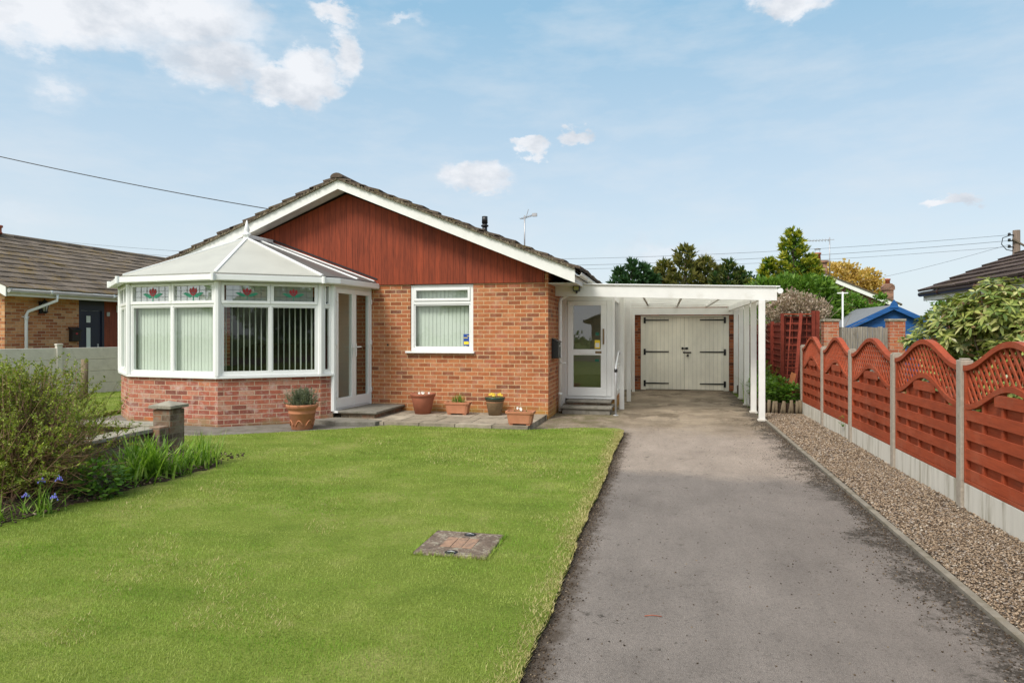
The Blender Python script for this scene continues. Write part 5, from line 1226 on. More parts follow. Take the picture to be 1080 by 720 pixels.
crown(jn, [((3.75, 23.4, 2.8), (.85, .7, .5), 1), ((4.6, 23.2, 2.85), (.7, .7, .45), .8), ((5.2, 23.5, 2.2), (.5, .6, .6), .6), ((3.2, 23.5, 2.2), (.6, .7, .9), .8), ((4.3, 23, 2.1), (1.2, .8, .9), 1.2), ((4.2, 23, 1.1), (1.3, .8, .9), 1)], 3200, .22, .07, M['lf_green'], up=.5)
ps2 = thing('blossom_shrub', 'faded pinkish shrub above the corner trellis', 'shrub', (3.35, 18.4, 0)); limb_tree(ps2, (3.35, 18.4, 0), 2.2, .05, limbs=9, spread=.9)
crown(ps2, [((2.95, 18.2, 2.15), (.40, .35, .32), .8), ((3.35, 18.4, 2.25), (.42, .35, .35), 1), ((3.75, 18.4, 2.05), (.42, .4, .36), 1), ((3.3, 18.4, 1.7), (.7, .5, .5), 1.2)], 1800, .07, .04, M['lf_pink'], up=.7, shell=.3)
P0 = np.array([3.35, 18.4, 1.3])+rng.normal(size=(260, 3))*[.35, .2, .2]; P1 = P0+unit(rng.normal(size=(260, 3))*[.6, .5, .3]+[0, 0, 1.])*rng.uniform(.5, 1.15, 260)[:, None]
npmesh('stems', twig_verts(P0, P1, .008, .003), 4, M['lf_pink'], ps2)
cl_ = thing('leafy_shrub', 'loose green shrub in front of the distant brown house', 'shrub', (7.4, 29, 0)); limb_tree(cl_, (7.4, 29, 0), 3.2, .07, limbs=10, spread=1.2)
crown(cl_, [((6.3, 29, 2.6), (.7, .6, .5), .8), ((7.2, 29, 2.65), (.7, .6, .45), .7), ((8.0, 29, 2.3), (.6, .6, .4), .6), ((7.2, 29, 1.9), (1.4, .7, .6), 1.1), ((8.5, 29.5, 2.9), (.25, .3, .3), .15)], 1300, .13, .075, M['lf_light'], up=.5, shell=.2)
yt = thing('tree', 'yellow leaved tree spreading behind the distant house roof', 'tree', (13.2, 49, 0)); limb_tree(yt, (13.2, 49, 0), 5.4, .2, limbs=10, spread=2.2)
crown(yt, [((11.6, 49, 5.5), (1.3, 1, .75), 1), ((12.9, 49, 5.1), (1.3, 1, .8), 1), ((13.7, 49, 4.5), (.9, 1, .7), .8), ((14.2, 49, 3.7), (.5, .8, .5), .4), ((12.3, 49, 3.6), (1.8, 1, 1), 1.2)], 1500, .22, .15, M['lf_yellow'], shell=.35)
for (x, y, h, lab) in ((17.5, 47, 3.6, 'small pale green tree just above the blue shed ridge'), (19.6, 45, 3.9, 'pale green bush behind the rhododendron top')):
    q = thing('tree', lab, 'tree', (x, y, 0)); limb_tree(q, (x, y, 0), h, .1, limbs=6, spread=.9)
    crown(q, [((x, y, h-.5), (.9, .8, .6), 1), ((x+.6, y, h-1.0), (.9, .8, .6), 1), ((x-.5, y, h-1.1), (.8, .8, .6), 1)], 700, .15, .10, M['lf_light'], shell=.2)

# rhododendron behind the fence: whorls of long leaves
rh = thing('rhododendron', 'large glossy leaved evergreen bush behind the lattice fence', 'bush', (3.75, 8.6, 0))
mb = MB(); WP = []; WD = []
lobes = [((3.30, 9.4, 1.38), (.28, .35, .26), 36), ((3.45, 8.9, 1.58), (.42, .5, .40), 76), ((3.62, 8.35, 1.76), (.45, .45, .38), 90), ((3.95, 8.2, 1.50), (.5, .6, .45), 86), ((4.3, 8.0, 1.42), (.5, .5, .4), 60), ((4.35, 8.3, 1.25), (.5, .6, .42), 60), ((3.7, 7.9, 1.1), (.45, .5, .5), 60), ((4.25, 7.6, 1.0), (.6, .5, .5), 60), ((4.9, 8.1, 1.15), (.55, .6, .4), 50), ((3.4, 9.1, .95), (.5, .7, .5), 50), ((4.7, 7.2, .85), (.7, .5, .55), 50)]
for c, r, n in lobes:
    p, d = inblob(n*2, c, r, .55); WP.append(p); WD.append(d)
    for i in range(7):
        e = p[i]; mb.tube([(3.8, 8.5, .1), ((3.8+e[0])/2, (8.5+e[1])/2, e[2]*.45), tuple(e)], [.03, .018, .006], 5, caps=False)
mb.build('branches', M['bark'], rh)
WP = np.concatenate(WP); WD = np.concatenate(WD); V = []
for p, d in zip(WP, WD):
    ax = unit(d*.7+np.array([0, 0, .75])+rng.normal(size=3)*.2); m = rng.integers(7, 12); x = unit(np.cross(ax, [.3, .2, .9])); y = np.cross(ax, x); a = np.arange(m)*2*PI/m+rng.uniform(0, 6)
    el_ = rng.uniform(-.25, .55, m)[:, None]; D = unit(x*np.cos(a)[:, None]+y*np.sin(a)[:, None]+ax*el_); Lf = rng.uniform(.075, .135, m); S = unit(np.cross(D, ax)); Wd_ = (Lf*.30)[:, None]
    B = p+D*.008; m1 = B+D*(Lf*.35)[:, None]; m2 = B+D*(Lf*.72)[:, None]-ax*(Lf*.05)[:, None]; tp_ = B+D*Lf[:, None]-ax*(Lf*.16)[:, None]
    V.append(np.stack([B, m1+S*Wd_*.5, m2+S*Wd_*.4, tp_, m2-S*Wd_*.4, m1-S*Wd_*.5], 1).reshape(-1, 3))
npmesh('crown', np.concatenate(V), 6, M['lf_rhodo'], rh)

# big twiggy shrub by the low wall
bs = thing('twiggy_shrub', 'big twiggy brown and green shrub at the left of the lawn', 'shrub', (-5.5, 4.85, LZ))
n = 560; base = np.array([-5.62, 4.85, LZ])+rng.normal(size=(n, 3))*[.14, .16, 0]; ang = rng.uniform(0, 2*PI, n); tilt = np.abs(rng.normal(0, .50, n)).clip(0, 1.15)
dirs = np.stack([np.cos(ang)*np.sin(tilt), np.sin(ang)*np.sin(tilt), np.cos(tilt)], 1)
Ls = rng.uniform(.68, 1.06, n)*(1.18-.18*tilt); m1 = base+dirs*(Ls*.5)[:, None]; d2 = unit(dirs+rng.normal(size=(n, 3))*.16+[0, 0, .12]); m2 = m1+d2*(Ls*.5)[:, None]
V = [twig_verts(base, m1, .0055, .0035), twig_verts(m1, m2, .0035, .0012)]
idx = rng.integers(0, n, 4200); f = rng.uniform(0, 1, 4200)[:, None]; sp = np.where(rng.random((4200, 1)) < .4, base[idx]+(m1-base)[idx]*(f*.6+.4), m1[idx]+(m2-m1)[idx]*f)
sd = unit(d2[idx]+rng.normal(size=(4200, 3))*.6); se = sp+sd*rng.uniform(.06, .24, 4200)[:, None]; V.append(twig_verts(sp, se, .002, .0007))
npmesh('stems', np.concatenate(V), 4, M['twig'], bs)
k = 95000; i2 = rng.integers(0, 4200, k); q = sp[i2]+(se-sp)[i2]*rng.uniform(.2, 1.05, k)[:, None]+rng.normal(size=(k, 3))*.006
cz = np.array([-5.52, 4.9, .62]); rr = np.linalg.norm((q-cz)*[1, 1, 1.25], axis=1); keep = (rng.random(k) < np.clip((rr-.14)*1.9, .06, 1))
q = q[keep]; npmesh('leaves', leaf_verts(q, rdir(len(q), .5), rng.uniform(.013, .030, len(q)), rng.uniform(.008, .017, len(q))), 4, M['lf_shrub'], bs)
n = 260; ang = rng.uniform(0, 2*PI, n); b0 = np.array([-5.25, 4.72, .32])+rng.normal(size=(n, 3))*[.13, .16, .12]; dd = unit(np.stack([.75+rng.normal(0, .35, n), rng.normal(0, .5, n)-.1, .35+rng.normal(0, .25, n)], 1))
npmesh('dry_stems', twig_verts(b0, b0+dd*rng.uniform(.15, .34, n)[:, None], .003, .001), 4, M['dry'], bs)
# second, smaller shrub at the left frame edge (darker green)
b2 = thing('green_shrub', 'dense small leaved green shrub at the far left edge behind the twiggy one', 'shrub', (-7.4, 6.0, LZ)); limb_tree(b2, (-7.4, 6.0, LZ), .9, .02, limbs=8, spread=.4)
crown(b2, [((-7.4, 6.0, .75), (.4, .4, .40), 1), ((-7.1, 5.7, .5), (.4, .4, .4), 1)], 2200, .03, .018, M['lf_shrub'], shell=.3)

def leafy(name, label, cat, c, r, n, L, mat, stems=30):
    t_ = thing(name, label, cat, (c[0], c[1], c[2]))
    p, d = inblob(n, (c[0], c[1], c[2]+r[2]*.75), r, .25); p[:, 2] = np.maximum(p[:, 2], c[2]+.02)
    D = unit(d*[1, 1, .3]+rng.normal(size=(n, 3))*.35); S = unit(np.cross(D, [0, 0, 1.])+rng.normal(size=(n, 3))*.25); Lf = L*rng.uniform(.6, 1.2, n)[:, None]
    V = np.stack([p, p+D*Lf*.3+S*Lf*.36, p+D*Lf*.7+S*Lf*.28, p+D*Lf, p+D*Lf*.7-S*Lf*.28, p+D*Lf*.3-S*Lf*.36], 1).reshape(-1, 3)
    npmesh('leaves', V, 6, mat, t_)
    b0 = np.tile(np.array(c), (stems, 1))+rng.normal(size=(stems, 3))*[r[0]*.2, r[1]*.2, 0]; npmesh('stems', twig_verts(b0, p[:stems], .003, .0015), 4, mat, t_)
    return t_
leafy('leafy_plant', 'bright green broad leaved plant at the foot of the twiggy shrub', 'plant', (-4.98, 5.02, LZ), (.24, .25, .20), 420, .06, M['lf_light'])
def iris(label, c, n, h, sp, mat=M['lf_strap'], name='iris_clump', wd=.016, lean=.42, droop=1.0, group=None):
    t_ = thing(name, label, 'plant', (c[0], c[1], LZ), group); P = np.array([c[0], c[1], LZ])+rng.normal(size=(n, 3))*[sp, sp*1.3, 0]
    V = ribbons(P, rng.uniform(0, 2*PI, n), h*rng.uniform(.55, 1.15, n), wd*rng.uniform(.6, 1.2, n), np.abs(rng.normal(0, lean, n)).clip(0, 1.2), rng.uniform(.1, droop, n), 5)
    o = npmesh('leaves', V, 4, mat, t_); return t_
iris('large clump of arching sword leaves against the low wall', (-5.12, 5.72), 380, .47, .12, wd=.026, lean=.5, droop=1.3)
iris('smaller darker clump of sword leaves right of the bigger one', (-5.02, 6.38), 210, .38, .09, wd=.016)
iris('short tuft of green blades beyond the iris clumps at the bed corner', (-4.92, 6.02), 70, .16, .06, wd=.008, name='grass_tuft')
def bluebell(label, c, n, fl):
    t_ = iris(label, c, n, .26, .05, wd=.012, lean=.9, droop=1.2, name='bluebell_clump', mat=M['lf_strap']); mb = MB(); ms = MB()
    for (dx, dy, h) in fl:
        x0, y0 = c; pts = [(x0, y0, LZ), (x0+dx*.5, y0+dy*.5, LZ+h*.65), (x0+dx, y0+dy, LZ+h)]; ms.tube(pts, .0025, 5)
        for k in range(9):
            a = k*2.4; z = LZ+h-.004*k+random.uniform(-.01, .012); r_ = .008+.0022*k; cx, cy = x0+dx+math.cos(a)*r_, y0+dy+math.sin(a)*r_
            mb.lathe([(.0015, 0), (.0045, -.005), (.0045, -.011), (.0075, -.016)], (cx, cy, z), 6)
    mb.build('flowers', M['lilac'], t_); ms.build('flower_stems', M['lf_light'], t_)
bluebell('bluebell clump with nodding flowers in the bed corner nearest the lawn', (-4.98, 4.42), 70, [(.10, .10, .30), (.14, .02, .17), (-.02, .05, .29), (-.10, -.02, .18)])
bluebell('smaller bluebell clump at the left edge of the bed', (-5.08, 4.10), 60, [(-.06, .02, .22), (.05, -.02, .20)])

# raised bed plants by the carport
for k, (x, y, s, lab) in enumerate(((2.02, 13.62, 1., 'leafy green plant in the raised bed nearest the white post'), (2.38, 13.6, .9, 'leafy green plant in the raised bed in front of the plank'), (2.2, 14.1, 1.15, 'taller leafy plant in the middle of the raised bed'), (1.98, 14.6, 1.1, 'leafy plant further back behind the carport posts'))):
    leafy('bed_plant', lab, 'plant', (x, y, .19), (.24*s, .26*s, .24*s), 520, .075, M['lf_light'] if k % 2 else M['lf_green'])
iris('upright pale green blades in the raised bed beside the post', (1.93, 13.9), 110, .62, .09, wd=.014, name='blade_plant'); iris('tall grassy clump at the back of the raised bed by the dark fence', (2.05, 15.4), 160, .85, .14, wd=.014, name='blade_plant')
leafy('bed_plant', 'dense green plant at the back of the raised bed under the trellis', 'plant', (2.15, 16.2, .19), (.3, .8, .4), 1100, .08, M['lf_green'])
leafy('weed', 'small green weed growing through the foot of the panel fence', 'weed', (2.50, 10.35, .18), (.03, .07, .10), 22, .04, M['lf_light'], 4)

# ================================================================== LOW GARDEN WALL
gw = thing('garden_wall', 'low old brick garden wall with flat mossy coping and a capped pillar', 'wall', (-5.95, 6.9, 0))
MB().box(-6.12, -5.99, 3.2, 6.88, 0, .33).build('front_wall_run', M['brickold'], gw); MB().box(-8.4, -6.13, 7.12, 7.25, 0, .33).build('rear_wall_run', M['brickold'], gw)
mb = MB(); y = 3.2
while y < 6.88: y2 = min(6.88, y+.62); mb.extrude([(-6.20, y, .331), (-5.93, y, .331), (-5.93+random.uniform(-.01, .01), y2-.006, .331), (-6.20, y2-.006, .331)], (0, 0, .045+random.uniform(-.004, .006))); y = y2
mb.build('coping', M['stone'], gw, .008)
mb = MB(); x = -8.4
while x < -6.13: x2 = min(-6.13, x+.6); mb.box(x, x2-.006, 7.05, 7.32, .331, .374+random.uniform(-.003, .006)); x = x2
mb.build('coping', M['stone'], gw, .008)
MB().box(-6.09, -5.84, 6.93, 7.18, 0, .585).build('pillar', M['brickold'], gw, .012)
MB().extrude([(-6.0, 6.76, 0), (-5.845, 6.76, 0), (-5.845, 6.925, 0), (-6.0, 6.925, 0)], (0, 0, .40)).build('buttress', M['brickold'], gw, .02)
mb = MB(); a, b, c, d = -6.125, -5.805, 6.895, 7.215; mb.box(a, b, c, d, .597, .635); k = len(mb.v)
for p in ((a, c, .635), (b, c, .635), (b, d, .635), (a, d, .635), ((a+b)/2, (c+d)/2, .685)): mb.P(p)
for q in ((0, 1, 4), (1, 2, 4), (2, 3, 4), (3, 0, 4)): mb.F([k+i for i in q])
mb.build('pillar_cap', M['stone'], gw, .006)

# ================================================================== POTS
def round_pot(name, label, c, r, h, mat, rim=.04, base=.62, bands=True):
    t_ = thing(name, label, 'plant pot', c); x, y, z = c
    prof = [(r*base, 0), (r*.90, h*.80), (r*.90, h*.84), (r*.98, h*.86), (r, h*.97), (r*.985, h), (r*.90, h), (r*.87, h*.88)]
    if bands: prof = [(r*base, 0), (r*(base+.03), h*.02), (r*.80, h*.62), (r*.84, h*.64), (r*.84, h*.69), (r*.82, h*.71), (r*.88, h*.82), (r*.97, h*.86), (r, h*.96), (r*.985, h), (r*.89, h), (r*.86, h*.9)]
    MB().lathe(prof, c, 36).build('pot', mat, t_); MB().lathe([(r*.865, h*.905), (.0, h*.93)], c, 24).build('compost', M['soil'], t_); return t_
p1 = round_pot('terracotta_pot', 'tall pale terracotta pot at the conservatory wall holding a grey green bush', (-5.46, 9.30, .036), .245, .385, M['terra'])
mb = MB()
for k in range(7):   # moulded swags near the foot
    a = k*2*PI/7-1.3; pts = []
    for j in range(9):
        b = a-.33+.66*j/8; zz = .06+.085*math.sin(PI*j/8); r_ = .245*(.65+.15*zz/.24)+.004; pts.append((-5.46+math.cos(b)*r_, 9.30+math.sin(b)*r_, .036+zz))
    mb.tube(pts, .009, 6)
mb.build('swag_relief', M['terra'], p1)
lv = thing('lavender_bush', 'grey green needle leaved bush growing in the tall pale pot', 'plant', (-5.46, 9.30, .38))
n = 340; a = rng.uniform(0, 2*PI, n); ti = np.abs(rng.normal(0, .62, n)).clip(0, 1.2); d = np.stack([np.cos(a)*np.sin(ti), np.sin(a)*np.sin(ti), np.cos(ti)], 1); b0 = np.array([-5.46, 9.30, .37])+rng.normal(size=(n, 3))*[.07, .07, 0]; Ls = rng.uniform(.17, .33, n); e = b0+d*Ls[:, None]
npmesh('stems', twig_verts(b0, e, .003, .001), 4, M['lf_lav'], lv)
i3 = rng.integers(0, n, 9000); f = rng.uniform(.2, 1, 9000)[:, None]; q = b0[i3]+(e-b0)[i3]*f; npmesh('leaves', leaf_verts(q, unit(d[i3]+rng.normal(size=(9000, 3))*.55), rng.uniform(.018, .036, 9000), .006), 4, M['lf_lav'], lv)
p2 = round_pot('terracotta_pot', 'round dull red pot below the window, nearest the french doors', (-4.17, 11.14, .091), .225, .36, M['terradark'], bands=False)
def trough(label, c, L_, D_, h, mat):
    t_ = thing('terracotta_trough', label, 'planter', c, None); x, y, z = c
    MB().lathe([(.40, .025), (.46, h*.80), (.50, h*.82), (.51, h*.96), (.50, h), (.455, h), (.45, h*.9)], c, 32, sq=(L_, D_)).build('trough', mat, t_)
    MB().lathe([(.448, h*.9), (.0, h*.915)], c, 32, sq=(L_, D_)).build('compost', M['soil'], t_)
    for sx_ in (-1, 1):
        for sy_ in (-1, 1): MB().box(x+sx_*L_*.30-.03, x+sx_*L_*.30+.03, y+sy_*D_*.26-.02, y+sy_*D_*.26+.02, z, z+.026).build('foot', mat, t_)
    return t_
trough('terracotta trough under the window with a spiky green plant', (-3.53, 11.18, .091), .46, .24, .22, M['terra'])
sp_ = thing('spiky_plant', 'spiky green plant in the trough under the window', 'plant', (-3.53, 11.18, .29)); n = 90
npmesh('leaves', ribbons(np.array([-3.53, 11.18, .28])+rng.normal(size=(n, 3))*[.05, .03, 0], rng.uniform(0, 6.28, n), rng.uniform(.10, .21, n), np.full(n, .010), np.abs(rng.normal(0, .5, n)), rng.uniform(0, .6, n), 3), 4, M['lf_strap'], sp_)
gp = round_pot('glazed_pot', 'brown glazed pot with dark green rim and yellow flowers', (-2.87, 11.22, .091), .178, .31, M['glazebrown'], bands=False)
MB().lathe([(.152, .228), (.166, .262), (.172, .262), (.181, .300), (.181, .311), (.160, .313)], (-2.87, 11.22, .091), 36).build('rim_glaze', M['glazegreen'], gp)
MB().lathe([(.1535, .222), (.1575, .228), (.1575, .236), (.153, .24)], (-2.87, 11.22, .091), 36).build('rim_band', M['terra'], gp)
trough('terracotta trough standing forward at the patio corner by the lawn', (-2.18, 10.14, .091), .45, .25, .215, M['terra'])
def flowers(label, c, n, r, mats, h=.07):
    t_ = thing('flowers', label, 'flowers', c); ang = rng.uniform(0, 6.28, n*6); rr_ = r*np.sqrt(rng.random(n*6)); p = np.stack([c[0]+np.cos(ang)*rr_, c[1]+np.sin(ang)*rr_*.7, np.full(n*6, c[2]-.01)], 1)
    npmesh('leaves', leaf_verts(p, rdir(n*6, .9), rng.uniform(.02, .05, n*6), .018), 4, M['lf_light'], t_); mb = MB(); ms = MB()
    for k in range(n):
        a, q = random.uniform(0, 6.28), r*math.sqrt(random.random()); x, y, z = c[0]+math.cos(a)*q, c[1]+math.sin(a)*q*.6, c[2]+h*random.uniform(.5, 1.1)
        ms.tube([(x, y, c[2]-.02), (x, y, z)], .0015, 4); mb.cur = random.randrange(len(mats)); fa = random.uniform(-1.9, -1.1)
        for j in range(5):
            b = j*2*PI/5; u_ = Vector((math.cos(b), .35*math.sin(b), math.sin(b))); mb.sheet([Vector((x, y, z)), Vector((x, y-.004, z))+u_.cross(Vector((0, 1, 0)))*.009+u_*.014, Vector((x, y-.006, z))+u_*.022, Vector((x, y-.004, z))-u_.cross(Vector((0, 1, 0)))*.009+u_*.014])
    mb.build('petals', [M[m] for m in mats], t_); ms.build('flower_stems', M['lf_light'], t_)
flowers('yellow pansies in the brown glazed pot', (-2.87, 11.22, .39), 12, .13, ['yellowpetal'])
flowers('sparse pale flowers in the dull red pot', (-4.17, 11.14, .43), 6, .16, ['whitepetal', 'yellowpetal'], .03)
flowers('small green seedlings with a pink bloom in the corner trough', (-2.20, 10.14, .29), 4, .17, ['whitepetal'], .06)

# ================================================================== INSPECTION COVER
ic = thing('inspection_cover', 'square concrete inspection cover with brick inlay set in the lawn', 'cover', (-1.385, 4.44, LZ))
MB().box(-1.64, -1.13, 4.185, 4.695, -.01, LZ+.016).build('slab', plain('old cover concrete', (.16, .115, .085), .45, 22, .95, 1., 90, .012, dirt=((.36, .32, .24), 26, .50, .60, .8)), ic, .008)
mb = MB()
for k in range(3): mb.box(-1.50+k*.078, -1.50+k*.078+.072, 4.33, 4.54, LZ+.0165, LZ+.019)
mb.build('brick_inlay', plain('worn brick inlay', (.33, .20, .13), .35, 26, .9, .8, 60, .01, dirt=((.17, .12, .09), 18, .48, .62, .7)), ic, .003)
for (x, y) in ((-1.385, 4.235), (-1.37, 4.635)):
    so2 = MB().lathe([(.045, 0), (.045, .0012), (.0, .0015)], (x, y, LZ+.0162), 18).build('lifting_socket', M['black'], ic)
    MB().tube([(x-.028, y, LZ+.0185), (x, y+.004, LZ+.0225), (x+.028, y, LZ+.0185)], .004, 6).build('lifting_bar', M['metal'], so2)

# twig and chalky scrape on the drive
tg = MB().tube([(-.10, 3.62, .008), (-.06, 3.635, .010), (-.01, 3.635, .008)], .0022, 6).build('twig', M['potred']); tag(tg, 'small reddish twig lying on the tarmac drive', 'twig')

# ================================================================== GRASS AND GRAVEL (uncountable stuff)
def pip(x, y, poly):
    ins = np.zeros(len(x), bool); n = len(poly); j = n-1
    for i in range(n):
        xi, yi = poly[i]; xj, yj = poly[j]; c = ((yi > y) != (yj > y)) & (x < (xj-xi)*(y-yi)/(yj-yi+1e-12)+xi); ins ^= c; j = i
    return ins
def fnoise(x, y, s, seed):
    r = np.random.default_rng(seed); v = np.zeros(len(x))
    for k in range(7):
        a, b, p = r.normal(size=3); v += np.sin((x*a+y*b)*s+p*5)
    return v/7**.5
def grass():
    out = []
    for (ya, yb, dens, w, h) in ((2.3, 3.4, 17000, .0030, .021), (3.4, 5.0, 11000, .0036, .022), (5.0, 7.2, 6000, .0050, .024), (7.2, 10.5, 3000, .0075, .026), (10.5, 16, 900, .012, .03)):
        xa = -15.5 if ya > 5 else -8.0; A = (yb-ya)*(-.5-xa); n = int(A*dens); x = rng.uniform(xa, -.5, n); y = rng.uniform(ya, yb, n)
        # only where the photograph's camera (or one a step aside) can see
        k = (x > -1.15*y-1.6) & pip(x, y, lawn_poly); 
        k &= ~((x > -1.66) & (x < -1.11) & (y > 4.17) & (y < 4.71)); k &= ~((x < np.interp(y, [2.6, 3.2, 4.1, 4.85, 5.6, 6.3, 6.75, 7.05], [-4.97, -4.95, -4.93, -4.82, -4.78, -4.70, -4.86, -5.9])) & (x > -6.15) & (y < 7.05))
        k &= ~((x < -6.1) & (y > 7.02) & (y < 7.35) & (x > -8.4))
        x, y = x[k], y[k]; thin = fnoise(x, y, 1.1, 3)+.6*fnoise(x, y, 4, 4); kk = rng.random(len(x)) < np.clip(.82+.14*thin, .4, 1); edge = (x > -.68) & (rng.random(len(x)) < .45); kk &= ~edge; x, y = x[kk], y[kk]; n = len(x)
        hh = .78*h*rng.uniform(.55, 1.25, n)*(1+.18*fnoise(x, y, 2.2, 9)); hh = np.where(x > -.75, hh*.8, hh)
        a = rng.uniform(0, 6.283, n); ln_ = rng.uniform(.15, .95, n); W_ = w*rng.uniform(.7, 1.3, n); c, s = np.cos(a), np.sin(a)
        B = np.stack([x, y, np.full(n, LZ-.003)], 1); S = np.stack([-s, c, np.zeros(n)], 1)*W_[:, None]*.5; T = B+np.stack([c*ln_*hh, s*ln_*hh, hh], 1)
        out.append(np.stack([B-S, B+S, T], 1).reshape(-1, 3))
    # cover rim tufts and longer blades against edges
    n = 900; side = rng.integers(0, 4, n); f = rng.random(n); x = np.where(side < 2, -1.65+.53*f, np.where(side == 2, -1.652, -1.118)); y = np.where(side >= 2, 4.175+.53*f, np.where(side == 0, 4.174, 4.706)); hh = rng.uniform(.02, .05, n); a = rng.uniform(0, 6.28, n)
    B = np.stack([x, y, np.full(n, LZ-.003)], 1); S = np.stack([-np.sin(a), np.cos(a), np.zeros(n)], 1)*.002; T = B+np.stack([np.cos(a)*hh*.6, np.sin(a)*hh*.6, hh], 1); out.append(np.stack([B-S, B+S, T], 1).reshape(-1, 3))
    return np.concatenate(out)
M['lf_drygrass'] = leafmat('dry grass blades', [(0, (.26, .24, .07)), (.6, (.42, .37, .15)), (1, (.58, .50, .26))], .7, .3)
def drygrass():   # straw coloured blades: along the drive edge, round the cover and in loose patches
    n = 9000; y = rng.uniform(2.3, 10.2, n); x = np.array([edge_w(v) for v in y])+.012-np.abs(rng.normal(0, .075, n))
    m = 60000; y2 = 2.3+6.5*rng.random(m)**1.6; x2 = rng.uniform(-7, -.62, m); k = (fnoise(x2, y2, 1.5, 21)+.8*fnoise(x2, y2, 5, 22) > .75) & pip(x2, y2, lawn_poly) & (x2 > -4.6) & ~((x2 > -1.66) & (x2 < -1.11) & (y2 > 4.17) & (y2 < 4.71))
    x, y = np.concatenate([x, x2[k]]), np.concatenate([y, y2[k]]); n = len(x); hh = rng.uniform(.010, .030, n); a = rng.uniform(0, 6.28, n); W_ = .0022+.0006*y
    B = np.stack([x, y, np.full(n, LZ-.004)], 1); S = np.stack([-np.sin(a), np.cos(a), np.zeros(n)], 1)*W_[:, None]*.6; T = B+np.stack([np.cos(a)*hh, np.sin(a)*hh, hh*.9], 1)
    return np.stack([B-S, B+S, T], 1).reshape(-1, 3)
tag(npmesh('dry_grass', drygrass(), 3, M['lf_drygrass']), 'straw coloured dry grass along the lawn edge and in loose patches', 'grass', kind='stuff')
V = grass(); print('grass blades', len(V)//3)
M['lf_grass'] = grassmat('mown lawn blades', (.12, .235, .014), (.25, .42, .040), (.27, .35, .06), (.52, .54, .18))
tag(npmesh('grass', V, 3, M['lf_grass']), 'short green lawn grass with paler dry patches', 'grass', kind='stuff')
def pebmat():
    t = NT('pea gravel'); g = t.n('ShaderNodeNewGeometry')
    c = t.ramp(g.outputs['Random Per Island'], [(0, (.07, .047, .032)), (.25, (.17, .12, .078)), (.5, (.27, .195, .128)), (.74, (.36, .275, .19)), (.92, (.24, .205, .18)), (1, (.52, .45, .36))])
    c = t.mix(.5, c, t.ramp(t.noise(t.pos(), 90, 5), [(.3, .6), (.7, 1.35)]), 'MULTIPLY'); t.bsdf(c, .85, 0, None, .3); return t.m
M['pebble'] = pebmat()
ico = [(0, 0, -1), (.7236, -.5257, -.4472), (-.2764, -.8507, -.4472), (-.8944, 0, -.4472), (-.2764, .8507, -.4472), (.7236, .5257, -.4472), (.2764, -.8507, .4472), (-.7236, -.5257, .4472), (-.7236, .5257, .4472), (.2764, .8507, .4472), (.8944, 0, .4472), (0, 0, 1)]
icf = [(0, 1, 2), (1, 0, 5), (0, 2, 3), (0, 3, 4), (0, 4, 5), (1, 5, 10), (2, 1, 6), (3, 2, 7), (4, 3, 8), (5, 4, 9), (1, 10, 6), (2, 6, 7), (3, 7, 8), (4, 8, 9), (5, 9, 10), (6, 10, 11), (7, 6, 11), (8, 7, 11), (9, 8, 11), (10, 9, 11)]
def pebbles(x, y, z, size):
    n = len(x); v = np.array(ico)[None]*np.stack([rng.uniform(.7, 1.25, n), rng.uniform(.7, 1.25, n), rng.uniform(.45, .8, n)], 1)[:, None, :]*(size*.5)[:, None, None]*rng.uniform(.85, 1.15, (n, 12, 1))
    a = rng.uniform(0, 6.28, n); c, s = np.cos(a)[:, None], np.sin(a)[:, None]; tl_ = rng.uniform(-.5, .5, (n, 1)); X = v[..., 0]*c-v[..., 1]*s; Y = v[..., 0]*s+v[..., 1]*c; Z = v[..., 2]+X*tl_
    V = np.stack([X+x[:, None], Y+y[:, None], Z+z[:, None]], 2).reshape(-1, 3); F = (np.array(icf)[None]+(np.arange(n)*12)[:, None, None]).reshape(-1, 3); return V, F
xs, ys, ss = [], [], []
for (ya, yb, dens, sz_) in ((2.6, 5.5, 9000, .0125), (5.5, 8.5, 6000, .015), (8.5, 13.24, 3300, .019)):
    n = int((yb-ya)*.78*dens); xs.append(rng.uniform(1.760, 2.522, n)); ys.append(rng.uniform(ya, yb, n)); ss.append(sz_*rng.uniform(.55, 1.5, n))
x, y, s = map(np.concatenate, (xs, ys, ss)); V, F = pebbles(x, y, .010+rng.uniform(0, .014, len(x))+.006*fnoise(x, y, 3, 5), s)
tag(npmesh_idx('gravel', V, F, M['pebble'], smooth=False), 'brown and grey pea gravel strip between kerb and fence', 'gravel', kind='stuff')
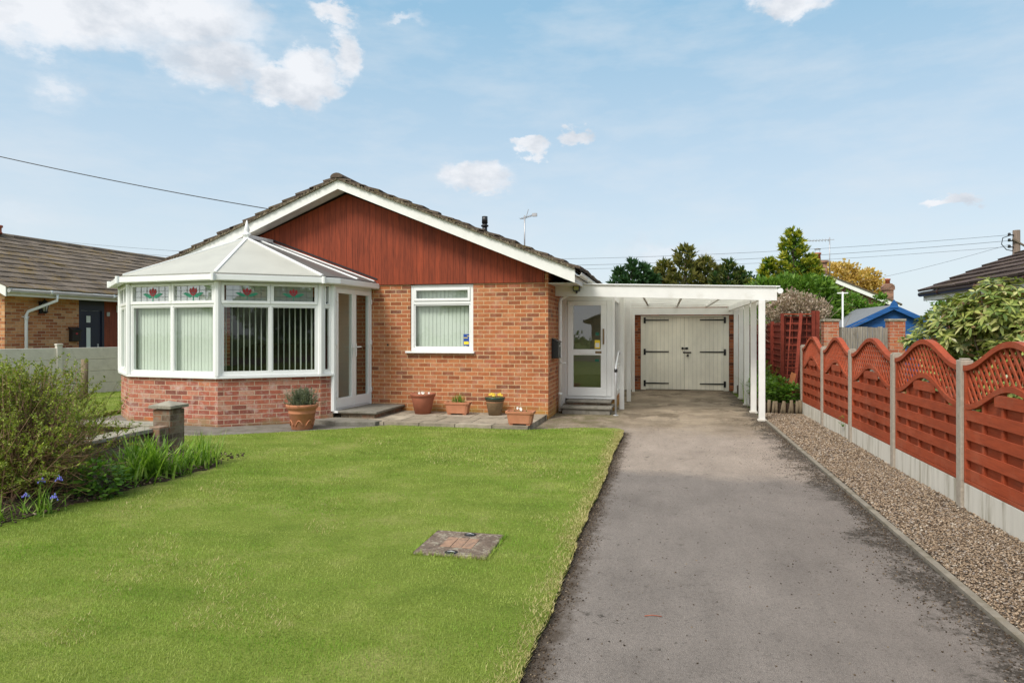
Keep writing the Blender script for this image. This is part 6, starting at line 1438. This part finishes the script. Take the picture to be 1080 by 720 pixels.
# ================================================================== ACROSS THE STREET (seen only as reflections in the glass)
struct('road', MB().box(-120, 120, -16, -9.5, -.028, -.012), M['tarmac'])
ob_ = thing('bungalow', 'brick bungalow across the street mirrored in the porch door glass', 'house', (2, -30, 0))
MB().extrude([(-6, -30, 0), (9, -30, 0), (9, -30, 2.6), (1.5, -30, 5.6), (-6, -30, 2.6)], (0, -9, 0)).build('wall', M['brickfar'], ob_)
for s_ in (1, -1): MB().extrude([(1.5, -29.6, 5.75), (1.5+s_*8.2, -29.6, 2.5), (1.5+s_*8.2, -29.6, 2.3), (1.5, -29.6, 5.5)], (0, -10, 0)).build('roof', M['tilefar'], ob_)
MB().box(-3, -.6, -29.98, -29.9, .9, 2.2).build('window', M['upvc'], ob_); MB().box(4, 6.4, -29.98, -29.9, .9, 2.2).build('window', M['upvc'], ob_)
for (x, y, h, lab) in ((-12, -26, 7.5, 'broad green tree across the street left of the mirrored bungalow'), (12.5, -27, 6.5, 'green tree across the street right of the mirrored bungalow'), (-24, -24, 8, 'tall green tree further left across the street'), (24, -25, 7, 'tall green tree further right across the street'), (-38, -22, 7, 'tree at the far left end across the street')):
    q = thing('tree', lab, 'tree', (x, y, 0)); limb_tree(q, (x, y, 0), h, .2, limbs=8, spread=2)
    crown(q, [((x, y, h*.75), (2.6, 2.2, 1.6), 1), ((x+2, y, h*.55), (2.2, 2, 1.5), 1), ((x-2, y, h*.5), (2.3, 2, 1.5), 1), ((x, y, h*.35), (3, 2, 1.5), 1)], 1100, .42, .3, M['lf_green'], shell=.3)
hd = thing('hedge', 'clipped green hedge along the far side of the street', 'hedge', (0, -18, 0))
crown(hd, [((x_, -18, .7), (1.8, .6, .8), 1) for x_ in range(-45, 30, 3)], 420, .22, .16, M['lf_green'], shell=.2)
# loose grit, moss crumbs and dead leaves along both edges of the drive
n = 5200; y = rng.uniform(2.3, 10.2, n); x = -.60+np.abs(rng.normal(0, .05, n))*1.3-.035+.02*np.sin(y*7); m_ = 5200; y2 = rng.uniform(2.6, 12.4, m_)
x2 = 1.69-np.abs(rng.normal(0, .14, m_))*(1+.6*np.sin(y2*1.7)); x2 = np.minimum(x2, 1.688); n3 = 700; x3 = rng.uniform(-.5, 1.6, n3); y3 = rng.uniform(2.4, 12, n3)
X, Y = np.concatenate([x, x2, x3]), np.concatenate([y, y2, y3]); V, F = pebbles(X, Y, np.full(len(X), .006), rng.uniform(.004, .013, len(X)))
M['crumb'] = leafmat('soil crumbs', [(0, (.025, .018, .012)), (.7, (.075, .05, .03)), (.93, (.16, .12, .08)), (1, (.32, .25, .17))], .95, .0)
tag(npmesh_idx('soil_crumbs', V, F, M['crumb']), 'dark soil crumbs and moss scattered along the drive edges', 'debris', kind='stuff')
n = 1500; x = rng.uniform(-5.9, -4.8, n); y = rng.uniform(3.0, 7.0, n); V, F = pebbles(x, y, LZ+.035+rng.uniform(0, .02, n), rng.uniform(.012, .04, n))
tag(npmesh_idx('bark_chips', V, F, M['crumb']), 'dark soil lumps and bark chips in the flower bed', 'mulch', kind='stuff')
